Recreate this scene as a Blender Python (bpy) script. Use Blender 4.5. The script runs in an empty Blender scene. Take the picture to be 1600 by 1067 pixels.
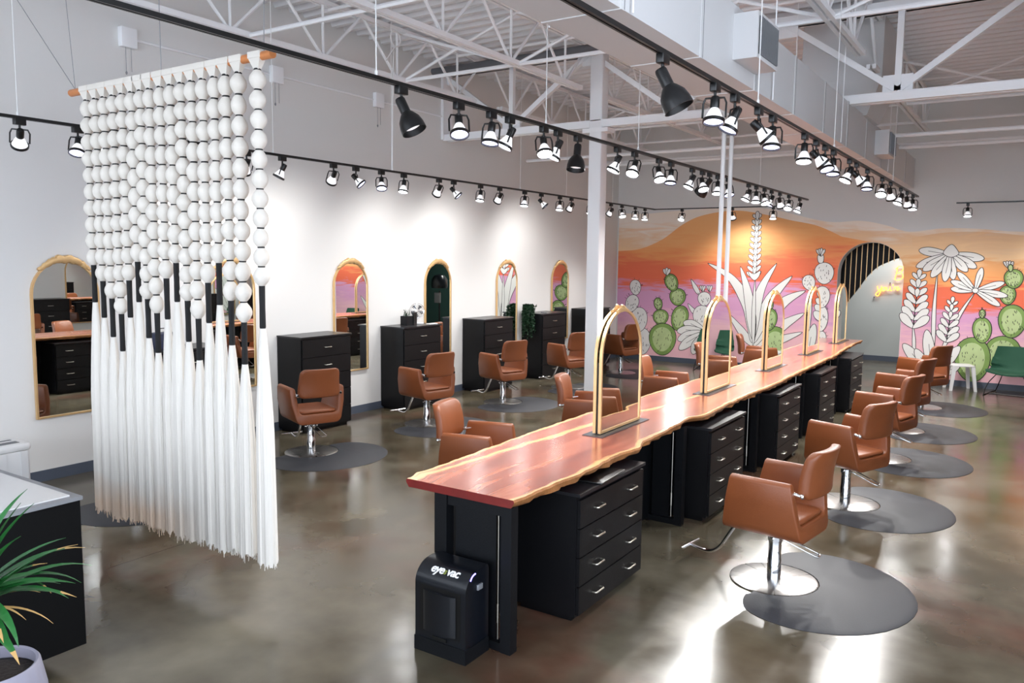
import bpy, math, random
from mathutils import Vector, Matrix
from mathutils.geometry import tessellate_polygon
random.seed(7)
C = bpy.context.scene.collection
SC = bpy.context.scene
PI = math.pi
# ------------------------------------------------------------------ camera, world, exposure
HC = 2.25
_yaw, _pit, _rol, F = math.radians(33.316), math.radians(5.908), math.radians(0.650), 1243.6
_f = Vector((-math.sin(_yaw)*math.cos(_pit), math.cos(_yaw)*math.cos(_pit), -math.sin(_pit)))
_r0 = Vector((math.cos(_yaw), math.sin(_yaw), 0)); _u0 = _r0.cross(_f)
_r = math.cos(_rol)*_r0 + math.sin(_rol)*_u0
_u = -math.sin(_rol)*_r0 + math.cos(_rol)*_u0
cd = bpy.data.cameras.new('camera'); cam = bpy.data.objects.new('camera', cd); C.objects.link(cam)
cd.sensor_width = 36; cd.lens = F/1600*36; cd.clip_end = 200; cd.clip_start = .05
M = Matrix((( _r.x, _u.x, -_f.x, 0), (_r.y, _u.y, -_f.y, 0), (_r.z, _u.z, -_f.z, HC), (0, 0, 0, 1)))
cam.matrix_world = M
SC.camera = cam
w = bpy.data.worlds.new('world'); SC.world = w; w.use_nodes = True
w.node_tree.nodes['Background'].inputs[0].default_value = (.80, .88, 1.0, 1)
w.node_tree.nodes['Background'].inputs[1].default_value = 3.9
SC.view_settings.view_transform = 'Standard'; SC.view_settings.look = 'None'
SC.view_settings.gamma = 1; SC.view_settings.use_curve_mapping = False
SC.view_settings.exposure = 0.45
SPOT_W = 66
def at_y(px, py, y):            # where the sight line of a photo point meets a wall plane
    d = _f + _r*((px-800)/F) - _u*((py-533.5)/F); t = y/d.y
    return Vector((d.x*t, y, HC+d.z*t))
# ------------------------------------------------------------------ materials
def lin(c): return tuple(((v/255)/12.92 if v/255 <= .04045 else ((v/255+.055)/1.055)**2.4) for v in c)
def mat(name, col, rough=.5, metal=0, coat=0, emit=0, bump=0, bscale=60, var=0, vscale=8, ecol=None, aniso=0, spec=None):
    m = bpy.data.materials.new(name); m.use_nodes = True; nt = m.node_tree; b = nt.nodes['Principled BSDF']
    c = lin(col)+(1,)
    b.inputs['Base Color'].default_value = c; b.inputs['Roughness'].default_value = rough
    b.inputs['Metallic'].default_value = metal; b.inputs['Coat Weight'].default_value = coat
    b.inputs['Coat Roughness'].default_value = .08 if name != 'cedar_slab' else .2
    if spec is not None: b.inputs['Specular IOR Level'].default_value = spec
    if emit:
        b.inputs['Emission Color'].default_value = (lin(ecol)+(1,)) if ecol else c
        b.inputs['Emission Strength'].default_value = emit
    if var or bump:
        tc = nt.nodes.new('ShaderNodeTexCoord')
    if var:
        n = nt.nodes.new('ShaderNodeTexNoise'); n.inputs['Scale'].default_value = vscale; n.inputs['Detail'].default_value = 5
        mx = nt.nodes.new('ShaderNodeMix'); mx.data_type = 'RGBA'
        mx.inputs[6].default_value = tuple(v*(1-var) for v in c[:3])+(1,); mx.inputs[7].default_value = tuple(min(1, v*(1+var)) for v in c[:3])+(1,)
        nt.links.new(tc.outputs['Object'], n.inputs['Vector']); nt.links.new(n.outputs[0], mx.inputs[0]); nt.links.new(mx.outputs[2], b.inputs['Base Color'])
    if bump:
        n2 = nt.nodes.new('ShaderNodeTexNoise'); n2.inputs['Scale'].default_value = bscale; n2.inputs['Detail'].default_value = 3
        bp = nt.nodes.new('ShaderNodeBump'); bp.inputs['Strength'].default_value = bump; bp.inputs['Distance'].default_value = .01
        nt.links.new(tc.outputs['Object'], n2.inputs['Vector']); nt.links.new(n2.outputs[0], bp.inputs['Height']); nt.links.new(bp.outputs[0], b.inputs['Normal'])
    return m
def nodes(m): return m.node_tree, m.node_tree.nodes, m.node_tree.links, m.node_tree.nodes['Principled BSDF']
def ramp(N, stops):
    r = N.new('ShaderNodeValToRGB'); e = r.color_ramp.elements
    while len(e) < len(stops): e.new(.5)
    for k, (p, c) in enumerate(stops): e[k].position = p; e[k].color = lin(c)+(1,)
    return r
def noise(N, L, vec, scale, detail=4, dist=0):
    n = N.new('ShaderNodeTexNoise'); n.inputs['Scale'].default_value = scale; n.inputs['Detail'].default_value = detail; n.inputs['Distortion'].default_value = dist
    L.new(vec, n.inputs['Vector']); return n
def mixc(N, L, fac, a, b):
    m = N.new('ShaderNodeMix'); m.data_type = 'RGBA'
    for s, v in ((0, fac), (6, a), (7, b)):
        if isinstance(v, (tuple, float, int)): m.inputs[s].default_value = v if s == 0 else tuple(v)+(1,)
        else: L.new(v, m.inputs[s])
    return m.outputs[2]
def math_(N, L, op, a, b=None, clamp=False):
    m = N.new('ShaderNodeMath'); m.operation = op; m.use_clamp = clamp
    for s, v in ((0, a), (1, b)):
        if v is None: continue
        if isinstance(v, (float, int)): m.inputs[s].default_value = v
        else: L.new(v, m.inputs[s])
    return m.outputs[0]
MT = dict(
 wall=mat('painted_wall', (221, 220, 218), .75, bump=.05, bscale=200),
 deck=mat('painted_steel', (226, 227, 230), .55),
 steel=mat('white_steel', (238, 239, 241), .5),
 duct=mat('duct_paint', (203, 203, 204), .5),
 grille=mat('grille_metal', (96, 98, 102), .5),
 base=mat('slate_baseboard', (74, 82, 96), .5),
 corr=mat('grey_wall', (176, 181, 180), .7),
 green=mat('teal_wall', (52, 84, 78), .7),
 black=mat('black_metal', (8, 8, 9), .35),
 deskface=mat('black_desk_panel', (4, 4, 5), .5, spec=.15),
 blackp=mat('black_paint', (9, 11, 15), .45, bump=.08, bscale=90, spec=.3),
 cab=mat('black_woodgrain', (9, 9, 12), .45, var=.3, vscale=30, bump=.06, bscale=80, spec=.3),
 cabtop=mat('black_laminate', (30, 30, 33), .3),
 navy=mat('blue_black_plastic', (9, 13, 20), .28, coat=.3),
 nickel=mat('brushed_nickel', (205, 200, 188), .28, 1),
 chrome=mat('chrome', (225, 226, 228), .09, 1),
 leather=mat('tan_leather', (124, 67, 35), .4, bump=.10, bscale=160, var=.10, vscale=5),
 gold=mat('gold_frame', (226, 190, 138), .38, .7, bump=.12, bscale=40),
 goldp=mat('pale_gold', (224, 190, 140), .45, .4),
 mirror=mat('mirror_glass', (236, 240, 238), .0, 1),
 white=mat('white_plastic', (222, 222, 222), .35),
 bulb=mat('white_glass', (240, 240, 242), .3, emit=.55),
 lens=mat('lit_lens', (255, 255, 255), .3, emit=45, ecol=(246, 248, 255)),
 lensoff=mat('dim_lens', (235, 236, 240), .2, emit=3, ecol=(210, 214, 255)),
 cotton=mat('cream_cotton', (218, 212, 203), .9, bump=.25, bscale=220),
 blackcord=mat('black_cord', (14, 14, 16), .8, bump=.4, bscale=200),
 copper=mat('copper_rod', (214, 138, 84), .35, .5),
 matr=mat('grey_rubber_mat', (42, 44, 50), .55, bump=.1, bscale=120),
 plate=mat('steel_plate', (74, 76, 82), .35, .6),
 greenf=mat('green_fabric', (22, 74, 52), .75, bump=.15, bscale=200),
 leaf=mat('leaf_green', (34, 104, 46), .38, var=.35, vscale=14),
 leafdry=mat('dry_leaf', (196, 158, 98), .6),
 leafd=mat('dark_leaf', (26, 58, 34), .45, var=.3, vscale=20),
 pot=mat('lilac_grey_pot', (140, 138, 152), .5),
 soil=mat('potting_soil', (34, 26, 22), .95, bump=1, bscale=60, var=.6, vscale=80),
 quartz=mat('white_quartz', (206, 205, 204), .25),
 trim=mat('grey_trim', (140, 142, 146), .4, .4),
 bluelight=mat('blue_indicator', (120, 110, 255), .3, emit=6),
 lettering=mat('white_lettering', (235, 235, 235), .5),
 letterg=mat('green_lettering', (120, 130, 60), .5),
 neon=mat('neon_tube', (255, 180, 70), .4, emit=3.2, ecol=(255, 150, 50)),
 redend=mat('cedar_end_grain', (112, 30, 26), .4, coat=.5, var=.35, vscale=14),
 bin_blue=mat('navy_pattern', (34, 40, 66), .6, var=.5, vscale=40),
)
def brushed_disc():
    m = mat('brushed_chrome_disc', (182, 180, 178), .2, 1); nt, N, L, B = nodes(m)
    tc = N.new('ShaderNodeTexCoord'); sp = N.new('ShaderNodeSeparateXYZ'); L.new(tc.outputs['Object'], sp.inputs[0])
    a = N.new('ShaderNodeMath'); a.operation = 'ARCTAN2'; L.new(sp.outputs[1], a.inputs[0]); L.new(sp.outputs[0], a.inputs[1])
    cb = N.new('ShaderNodeCombineXYZ'); L.new(a.outputs[0], cb.inputs[0])
    n = noise(N, L, cb.outputs[0], 9, 5); 
    mr = N.new('ShaderNodeMapRange'); mr.inputs['To Min'].default_value = .2; mr.inputs['To Max'].default_value = .38; L.new(n.outputs[0], mr.inputs['Value']); L.new(mr.outputs[0], B.inputs['Roughness'])
    return m
MT['disc'] = brushed_disc()
def concrete():
    m = mat('polished_concrete', (120, 112, 98), .2, coat=0); nt, N, L, B = nodes(m)
    tc = N.new('ShaderNodeTexCoord'); O = tc.outputs['Object']
    n1 = noise(N, L, O, .5, 4, .3); n2 = noise(N, L, O, 2.2, 5, .1); n3 = noise(N, L, O, .42, 5, .8)
    r1 = ramp(N, [(.28, (72, 64, 50)), (.46, (92, 85, 69)), (.60, (106, 100, 86)), (.8, (86, 78, 63))]); L.new(n1.outputs[0], r1.inputs[0])
    mp = N.new('ShaderNodeMapping'); mp.inputs['Location'].default_value = (7.3, 2.2, 0); L.new(O, mp.inputs[0]); n4 = noise(N, L, mp.outputs[0], .7, 4, .2)
    fr = ramp(N, [(.53, (0, 0, 0)), (.70, (255, 255, 255))]); L.new(n4.outputs[0], fr.inputs[0])
    fa = math_(N, L, 'MULTIPLY', fr.outputs[0], .6)
    c = mixc(N, L, fa, r1.outputs[0], lin((104, 52, 40)))
    r2 = ramp(N, [(.3, (190, 186, 180)), (.7, (255, 255, 255))]); L.new(n2.outputs[0], r2.inputs[0])
    mu = N.new('ShaderNodeMix'); mu.data_type = 'RGBA'; mu.blend_type = 'MULTIPLY'; mu.inputs[0].default_value = 1; L.new(c, mu.inputs[6]); L.new(r2.outputs[0], mu.inputs[7])
    # saw-cut joints and a few random cracks
    sp = N.new('ShaderNodeSeparateXYZ'); L.new(O, sp.inputs[0])
    def joint(axis, pos):
        d = math_(N, L, 'ABSOLUTE', math_(N, L, 'SUBTRACT', sp.outputs[axis], pos)); return math_(N, L, 'LESS_THAN', d, .004)
    j = joint(0, -5.46)
    for ax, p in ((1, 9.98), (1, -1.0)): j = math_(N, L, 'MAXIMUM', j, joint(ax, p))
    v = N.new('ShaderNodeTexVoronoi'); v.feature = 'DISTANCE_TO_EDGE'; v.inputs['Scale'].default_value = .42
    wv = noise(N, L, O, 2.2, 5); ad = N.new('ShaderNodeVectorMath'); ad.operation = 'MULTIPLY_ADD'; L.new(wv.outputs[1], ad.inputs[0]); ad.inputs[1].default_value = (.5, .5, 0); L.new(O, ad.inputs[2]); L.new(ad.outputs[0], v.inputs['Vector'])
    ck = math_(N, L, 'MULTIPLY', math_(N, L, 'LESS_THAN', v.outputs[0], .0022), math_(N, L, 'GREATER_THAN', n3.outputs[0], .56))
    c2 = mixc(N, L, math_(N, L, 'MULTIPLY', j, .75), mu.outputs[2], (.02, .016, .012)); L.new(c2, B.inputs['Base Color'])
    mr = N.new('ShaderNodeMapRange'); mr.inputs['From Min'].default_value = .3; mr.inputs['From Max'].default_value = .7; mr.inputs['To Min'].default_value = .14; mr.inputs['To Max'].default_value = .24; L.new(n2.outputs[0], mr.inputs['Value']); L.new(mr.outputs[0], B.inputs['Roughness'])
    B.inputs['Specular IOR Level'].default_value = .6
    return m
MT['concrete'] = concrete()
def cedar():
    m = mat('cedar_slab', (160, 70, 50), .25, coat=.9); nt, N, L, B = nodes(m)
    tc = N.new('ShaderNodeTexCoord'); sp = N.new('ShaderNodeSeparateXYZ'); L.new(tc.outputs['UV'], sp.inputs[0])
    mp = N.new('ShaderNodeMapping'); mp.inputs['Scale'].default_value = (5.0, .55, 1); L.new(tc.outputs['UV'], mp.inputs[0])
    n = noise(N, L, mp.outputs[0], 1.5, 5, .7)
    r = ramp(N, [(.28, (132, 60, 44)), (.45, (160, 80, 58)), (.60, (188, 108, 80)), (.75, (146, 68, 50))]); L.new(n.outputs[0], r.inputs[0])
    nw = noise(N, L, mp.outputs[0], 3, 4); wob = math_(N, L, 'MULTIPLY', math_(N, L, 'SUBTRACT', nw.outputs[0], .5), .10)
    u = math_(N, L, 'ADD', sp.outputs[0], wob)
    e = math_(N, L, 'ABSOLUTE', math_(N, L, 'SUBTRACT', u, .5))
    sap = N.new('ShaderNodeMapRange'); sap.inputs['From Min'].default_value = .445; sap.inputs['From Max'].default_value = .468; L.new(e, sap.inputs['Value'])
    # pale seam of sapwood between the two joined boards: runs obliquely, fades out along the slab
    ctr = math_(N, L, 'MINIMUM', math_(N, L, 'ADD', math_(N, L, 'MULTIPLY', sp.outputs[1], .118), -.36), .60)
    ds = math_(N, L, 'ABSOLUTE', math_(N, L, 'SUBTRACT', u, ctr))
    seam = N.new('ShaderNodeMapRange'); seam.inputs['From Min'].default_value = .045; seam.inputs['From Max'].default_value = .015; L.new(ds, seam.inputs['Value'])
    fade = N.new('ShaderNodeMapRange'); fade.inputs['From Min'].default_value = 9.5; fade.inputs['From Max'].default_value = 8; L.new(sp.outputs[1], fade.inputs['Value'])
    f = math_(N, L, 'MAXIMUM', sap.outputs[0], math_(N, L, 'MULTIPLY', seam.outputs[0], fade.outputs[0]))
    c = mixc(N, L, f, r.outputs[0], lin((226, 176, 118)))
    kn = N.new('ShaderNodeTexVoronoi'); kn.inputs['Scale'].default_value = 1.0; mk = N.new('ShaderNodeMapping'); mk.inputs['Scale'].default_value = (2.2, .8, 1); L.new(tc.outputs['UV'], mk.inputs[0]); L.new(mk.outputs[0], kn.inputs['Vector'])
    kf = N.new('ShaderNodeMapRange'); kf.inputs['From Min'].default_value = .10; kf.inputs['From Max'].default_value = .03; L.new(kn.outputs[0], kf.inputs['Value'])
    c = mixc(N, L, math_(N, L, 'MULTIPLY', kf.outputs[0], .7), c, lin((38, 26, 24)))
    L.new(c, B.inputs['Base Color'])
    return m
MT['cedar'] = cedar()
MT['bark'] = mat('live_edge', (152, 100, 56), .55, bump=.9, bscale=25, var=.45, vscale=9)
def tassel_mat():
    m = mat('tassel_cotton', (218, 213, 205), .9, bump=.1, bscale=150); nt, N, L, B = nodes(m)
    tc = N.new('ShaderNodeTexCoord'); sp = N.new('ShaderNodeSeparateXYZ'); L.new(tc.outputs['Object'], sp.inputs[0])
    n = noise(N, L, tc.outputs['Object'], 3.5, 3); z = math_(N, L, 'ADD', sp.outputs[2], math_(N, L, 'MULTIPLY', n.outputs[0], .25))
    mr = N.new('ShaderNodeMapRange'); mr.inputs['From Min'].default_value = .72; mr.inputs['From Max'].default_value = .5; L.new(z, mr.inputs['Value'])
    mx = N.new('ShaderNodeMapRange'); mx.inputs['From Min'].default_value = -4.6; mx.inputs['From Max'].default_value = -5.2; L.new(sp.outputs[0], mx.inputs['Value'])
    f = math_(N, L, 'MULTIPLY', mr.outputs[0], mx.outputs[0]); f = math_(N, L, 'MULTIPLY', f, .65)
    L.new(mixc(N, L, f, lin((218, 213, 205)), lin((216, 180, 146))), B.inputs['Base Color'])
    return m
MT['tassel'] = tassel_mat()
def painted(name, stops, zlo, zhi, warp=.25):
    m = mat(name, (220, 150, 110), .7); nt, N, L, B = nodes(m)
    tc = N.new('ShaderNodeTexCoord'); sp = N.new('ShaderNodeSeparateXYZ'); L.new(tc.outputs['Object'], sp.inputs[0])
    mp = N.new('ShaderNodeMapping'); mp.inputs['Scale'].default_value = (.38, 1, 1.5); L.new(tc.outputs['Object'], mp.inputs[0])
    n = noise(N, L, mp.outputs[0], 1.0, 7, .8)
    mp2 = N.new('ShaderNodeMapping'); mp2.inputs['Scale'].default_value = (.9, 1, 7.0); mp2.inputs['Rotation'].default_value = (0, .12, 0); L.new(tc.outputs['Object'], mp2.inputs[0])
    n2 = noise(N, L, mp2.outputs[0], 1.3, 8, 1.2)
    z = math_(N, L, 'ADD', sp.outputs[2], math_(N, L, 'MULTIPLY', math_(N, L, 'SUBTRACT', n.outputs[0], .5), warp*6))
    z = math_(N, L, 'ADD', z, math_(N, L, 'MULTIPLY', math_(N, L, 'SUBTRACT', n2.outputs[0], .5), .75))
    mr = N.new('ShaderNodeMapRange'); mr.inputs['From Min'].default_value = zlo; mr.inputs['From Max'].default_value = zhi; L.new(z, mr.inputs['Value'])
    r = ramp(N, stops); L.new(mr.outputs[0], r.inputs[0]); L.new(r.outputs[0], B.inputs['Base Color'])
    return m
PINK, LILAC, RED, ORG, PEACH, CREAM = (240, 188, 196), (218, 160, 196), (236, 112, 78), (244, 168, 104), (248, 206, 158), (246, 232, 218)
MT['sky'] = painted('mural_sky', [(0, PINK), (.22, PINK), (.33, LILAC), (.38, LILAC), (.43, RED), (.52, RED), (.58, ORG), (.66, (240, 172, 112)), (.72, PEACH), (.82, (240, 200, 160)), (.90, CREAM)], .1, 3.3, .12)
MT['hill'] = painted('mural_hill', [(0, PINK), (.22, PINK), (.36, LILAC), (.48, LILAC), (.53, RED), (.66, (238, 120, 82)), (.76, (244, 160, 98)), (.88, (246, 178, 114)), (1, (246, 182, 120))], .1, 3.3, .16)
MT['duneband'] = painted('mural_dune', [(0, PEACH), (.5, (236, 192, 150)), (1, (228, 204, 184))], 2.4, 3.3, .3)
MT['mwhite'] = mat('mural_white', (234, 232, 228), .7)
MT['mline'] = mat('mural_line', (42, 38, 40), .7)
MT['mgreen'] = mat('mural_green', (128, 158, 84), .7, var=.45, vscale=3)
MT['mgreenl'] = mat('mural_pale_green', (186, 204, 146), .7, var=.2, vscale=5)
# ------------------------------------------------------------------ mesh builder
class MB:
    def __init__(s): s.v = []; s.f = []; s.m = []; s.uv = {}
    def add(s, vs, fs, mi=0, T=None):
        o = len(s.v)
        s.v += [tuple((T @ Vector(p)) if T is not None else p) for p in vs]
        for f in fs: s.f.append(tuple(i+o for i in f)); s.m.append(mi)
    def box(s, a, b, mi=0, T=None):
        x0, y0, z0 = a; x1, y1, z1 = b
        s.add([(x0,y0,z0),(x1,y0,z0),(x1,y1,z0),(x0,y1,z0),(x0,y0,z1),(x1,y0,z1),(x1,y1,z1),(x0,y1,z1)],
              [(0,3,2,1),(4,5,6,7),(0,1,5,4),(1,2,6,5),(2,3,7,6),(3,0,4,7)], mi, T)
    def rbox(s, a, b, r, mi=0, T=None):      # box with rounded vertical (z) edges and softened top/bottom
        x0, y0, z0 = a; x1, y1, z1 = b; pts = []
        for cx, cy, a0 in ((x1-r, y1-r, 0), (x0+r, y1-r, 90), (x0+r, y0+r, 180), (x1-r, y0+r, 270)):
            for k in range(5): t = math.radians(a0+k*22.5); pts.append((cx+r*math.cos(t), cy+r*math.sin(t)))
        s.prism(pts, z0, z1, mi, T, r*.4)
    def prism(s, pts, z0, z1, mi=0, T=None, ch=0):
        n = len(pts); cx = sum(p[0] for p in pts)/n; cy = sum(p[1] for p in pts)/n
        def sc(k): 
            out = []
            for x, y in pts:
                d = math.hypot(x-cx, y-cy) or 1; q = max(0, (d-k)/d); out.append((cx+(x-cx)*q, cy+(y-cy)*q))
            return out
        lev = [(z0, ch), (z0+ch*.3, ch*.3), (z0+ch, 0), (z1-ch, 0), (z1-ch*.3, ch*.3), (z1, ch)] if ch else [(z0, 0), (z1, 0)]
        vs = []; fs = []
        for z, k in lev: vs += [(x, y, z) for x, y in (sc(k) if k else pts)]
        for l in range(len(lev)-1):
            for i in range(n): j = (i+1) % n; fs.append((l*n+i, l*n+j, (l+1)*n+j, (l+1)*n+i))
        fs.append(tuple(range(n-1, -1, -1))); fs.append(tuple(range((len(lev)-1)*n, len(lev)*n)))
        s.add(vs, fs, mi, T)
    def lathe(s, prof, n=24, mi=0, T=None, cap=True):
        vs = []; fs = []
        for r, z in prof: vs += [(r*math.cos(2*PI*i/n), r*math.sin(2*PI*i/n), z) for i in range(n)]
        for l in range(len(prof)-1):
            for i in range(n): j = (i+1) % n; fs.append((l*n+i, l*n+j, (l+1)*n+j, (l+1)*n+i))
        if cap: fs.append(tuple(range(n-1, -1, -1))); fs.append(tuple(range((len(prof)-1)*n, len(prof)*n)))
        s.add(vs, fs, mi, T)
    def cyl(s, p, q, r, n=12, mi=0, r2=None, T=None):
        p = Vector(p); q = Vector(q); d = q-p; R = d.to_track_quat('Z', 'Y').to_matrix().to_4x4(); R.translation = p
        s.lathe([(r, 0), (r if r2 is None else r2, d.length)], n, mi, (T @ R) if T is not None else R)
    def tube(s, path, r, n=8, mi=0, closed=False, T=None):
        P = [Vector(p) for p in path]; N = len(P); vs = []; fs = []
        prev = None
        for i in range(N):
            if closed: t = P[(i+1) % N]-P[i-1]
            else: t = P[min(i+1, N-1)]-P[max(i-1, 0)]
            t.normalize()
            if prev is None: a = Vector((0, 0, 1)) if abs(t.z) < .9 else Vector((1, 0, 0)); nrm = t.cross(a).normalized()
            else: nrm = (prev - t*prev.dot(t)).normalized()
            prev = nrm; b = t.cross(nrm)
            vs += [tuple(P[i]+r*(math.cos(2*PI*k/n)*nrm+math.sin(2*PI*k/n)*b)) for k in range(n)]
        for l in range(N if closed else N-1):
            l2 = (l+1) % N
            for i in range(n): j = (i+1) % n; fs.append((l*n+i, l*n+j, l2*n+j, l2*n+i))
        if not closed: fs.append(tuple(range(n-1, -1, -1))); fs.append(tuple(range((N-1)*n, N*n)))
        s.add(vs, fs, mi, T)
    def build(s, name, mats, parent=None, smooth=True, ang=40, loc=None):
        me = bpy.data.meshes.new(name); me.from_pydata(s.v, [], s.f)
        for m in (mats if isinstance(mats, (list, tuple)) else [mats]): me.materials.append(MT[m])
        me.polygons.foreach_set('material_index', s.m)
        if smooth:
            me.polygons.foreach_set('use_smooth', [True]*len(s.f)); me.set_sharp_from_angle(angle=math.radians(ang))
        me.update()
        o = bpy.data.objects.new(name, me); C.objects.link(o)
        if parent is not None: o.parent = parent
        if loc: o.location = loc
        return o
def rrect(x0, z0, x1, z1, r, k=5):
    pts = []
    for cx, cy, a0 in ((x1-r, z1-r, 0), (x0+r, z1-r, 90), (x0+r, z0+r, 180), (x1-r, z0+r, 270)):
        for i in range(k+1): t = math.radians(a0+i*90/k); pts.append((cx+r*math.cos(t), cy+r*math.sin(t)))
    return pts
def catmull(P, sub=5, closed=False):
    out = []; N = len(P); rng = range(N) if closed else range(N-1)
    for i in rng:
        if closed: a, b, c, d = P[i-1], P[i], P[(i+1) % N], P[(i+2) % N]
        else: a, b, c, d = P[max(i-1, 0)], P[i], P[i+1], P[min(i+2, N-1)]
        for k in range(sub):
            t = k/sub
            out.append(tuple(.5*((2*b[j])+(-a[j]+c[j])*t+(2*a[j]-5*b[j]+4*c[j]-d[j])*t*t+(-a[j]+3*b[j]-3*c[j]+d[j])*t**3) for j in range(len(b))))
    if not closed: out.append(tuple(P[-1]))
    return out
def thing(name, label, cat, loc=(0, 0, 0), rz=0, group=None):
    o = bpy.data.objects.new(name, None); C.objects.link(o); o.empty_display_size = .1
    o.location = loc; o.rotation_euler = (0, 0, rz); o['label'] = label; o['category'] = cat
    if group: o['group'] = group
    return o
def tag(o, label, cat, group=None):
    o['label'] = label; o['category'] = cat
    if group: o['group'] = group
    return o
def structure(o): o['kind'] = 'structure'; return o
def dup(root, loc, rz, label, group=None):
    r = root.copy(); C.objects.link(r); r.location = loc; r.rotation_euler = (0, 0, rz); r['label'] = label
    if group: r['group'] = group
    for ch in list(root.children):
        c = ch.copy(); C.objects.link(c); c.parent = r
        for g in list(ch.children):
            d = g.copy(); C.objects.link(d); d.parent = c
    return r
ORD = ['first', 'second', 'third', 'fourth', 'fifth', 'sixth', 'seventh', 'eighth', 'ninth', 'tenth', 'eleventh', 'twelfth', 'thirteenth', 'fourteenth', 'fifteenth', 'sixteenth', 'seventeenth', 'eighteenth', 'nineteenth', 'twentieth', 'twenty-first', 'twenty-second', 'twenty-third', 'twenty-fourth', 'twenty-fifth']
# ------------------------------------------------------------------ room shell
XL, XR, YB, YF, ZC = -8.13, 2.73, 16.74, -7.0, 5.32
def flat(name, a, b, m, **k):
    q = MB(); q.box(a, b); return structure(q.build(name, m, smooth=False))
flat('floor', (XL-.2, YF, -.1), (XR+.2, 23, 0), 'concrete')
flat('wall_left', (XL-.2, YF, 0), (XL, YB+.3, ZC+.1), 'wall')
flat('wall_right', (XR, 4.6, 0), (XR+.2, YB+.3, ZC+.1), 'wall')
# bars of an unseen opening, added in the right wall to let in daylight
q = MB()
for yy in (-6.95, -4.65, -2.35, -.05, 2.25, 4.55): q.box((XR+.06, yy, 0), (XR+.14, yy+.06, ZC))
for zz in (0, 2.6, ZC-.1): q.box((XR+.07, -6.9, zz), (XR+.13, 4.6, zz+.1))
structure(q.build('fill_opening_1', 'black', smooth=False))
AX, AR, AZ = -2.72, .59, 2.06           # arched doorway
q = MB()
arch = [(AX-AR, 0)]+[(AX-AR*math.cos(t*PI/28), AZ+AR*math.sin(t*PI/28)) for t in range(29)]+[(AX+AR, 0)]
outl = [(XL, 0)]+arch+[(XR, 0), (XR, ZC), (XL, ZC)]
tri = tessellate_polygon([[Vector((x, z, 0)) for x, z in outl]])
n = len(outl); q.add([(x, YB, z) for x, z in outl]+[(x, YB+.3, z) for x, z in outl], [t for t in tri]+[tuple(i+n for i in t) for t in tri]+[(i, (i+1) % n, n+(i+1) % n, n+i) for i in range(n)])
structure(q.build('wall_back', 'wall', smooth=False))
# corridor beyond the arch
q = MB(); q.box((-6.5, 20.0, 0), (-1.3, 20.15, 3.2)); structure(q.build('wall_corridor_back', 'corr', smooth=False))
q = MB(); q.box((-1.3, 20.0, 0), (1.5, 20.15, 3.2)); q.box((1.4, 17.04, 0), (1.5, 20.0, 3.2)); structure(q.build('wall_corridor_right', 'green', smooth=False))
q = MB(); q.box((-6.6, 17.04, 0), (-6.5, 20.15, 3.2)); structure(q.build('wall_corridor_left', 'corr', smooth=False))
q = MB(); q.box((-6.6, 17.04, 3.2), (1.5, 20.15, 3.3)); structure(q.build('ceiling_corridor', 'corr', smooth=False))
for nm, a, b in (('baseboard_left', (XL, YF, 0), (XL+.012, YB, .11)), ('baseboard_right', (XR-.012, 4.6, 0), (XR, YB, .11)),
                 ('baseboard_corridor', (-6.5, 19.985, 0), (1.4, 20.0, .12))):
    flat(nm, a, b, 'base')
q = MB(); q.box((XL+.013, YB-.012, 0), (AX-AR, YB, .11)); q.box((AX+AR, YB-.012, 0), (XR-.013, YB, .11)); structure(q.build('baseboard_back', 'base', smooth=False))
# ribbed roof deck with joists and girder as its parts
q = MB(); y = YF; per = .24; k = 0
vs = []; 
while y < YB+.2:
    for dy, z in ((0, ZC), (.07, ZC), (.10, ZC+.06), (.21, ZC+.06)): vs += [(XL-.1, y+dy, z), (XR+.1, y+dy, z)]
    y += per
fs = [(2*i, 2*i+1, 2*i+3, 2*i+2) for i in range(len(vs)//2-1)]
q.add(vs, fs); q.box((XL-.1, YF, ZC+.065), (XR+.1, YB+.2, ZC+.12))
ceil = structure(q.build('ceiling', 'deck', smooth=False))
def joist(x, y0, y1, zb=4.60, zt=5.28, npan=7):
    q = MB()
    for dx in (-.055, .012):
        q.box((x+dx, y0, zt-.05), (x+dx+.043, y1, zt)); q.box((x+dx, y0+.25, zb), (x+dx+.043, y1-.25, zb+.055))
    L = (y1-y0)/npan
    for i in range(npan):
        a = y0+i*L; q.cyl((x, a+.02, zt-.03), (x, a+L/2, zb+.02), .02, 6); q.cyl((x, a+L/2, zb+.02), (x, a+L-.02, zt-.03), .02, 6); q.cyl((x, a+L/2, zb+.02), (x, a+L/2, zt-.03), .017, 6)
    return q.build('roof_joist', 'steel', ceil)
JX = [-7.32, -5.5, -3.68, -1.86, -.04, 1.78]
for x in JX:
    joist(x, -6.9, 10.25, npan=13); joist(x, 10.45, 16.7, npan=5)
q = MB()
for (yy, npn) in ((.6, 0), (3.2, 0), (5.85, 0), (8.4, 0), (13.4, 0), (15.2, 0)):
    for x in JX[:-1]:
        q.cyl((x, yy, 4.62), (x+1.82, yy, 4.62), .024, 6); q.cyl((x, yy+1.2, 5.2), (x+1.82, yy+1.2, 5.2), .02, 6)
        if yy in (3.2, 8.4, 13.4): q.cyl((x, yy, 4.62), (x+1.82, yy, 5.24), .02, 6); q.cyl((x, yy, 5.24), (x+1.82, yy, 4.62), .02, 6)
q.build('joist_bridging', 'steel', ceil)
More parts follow.
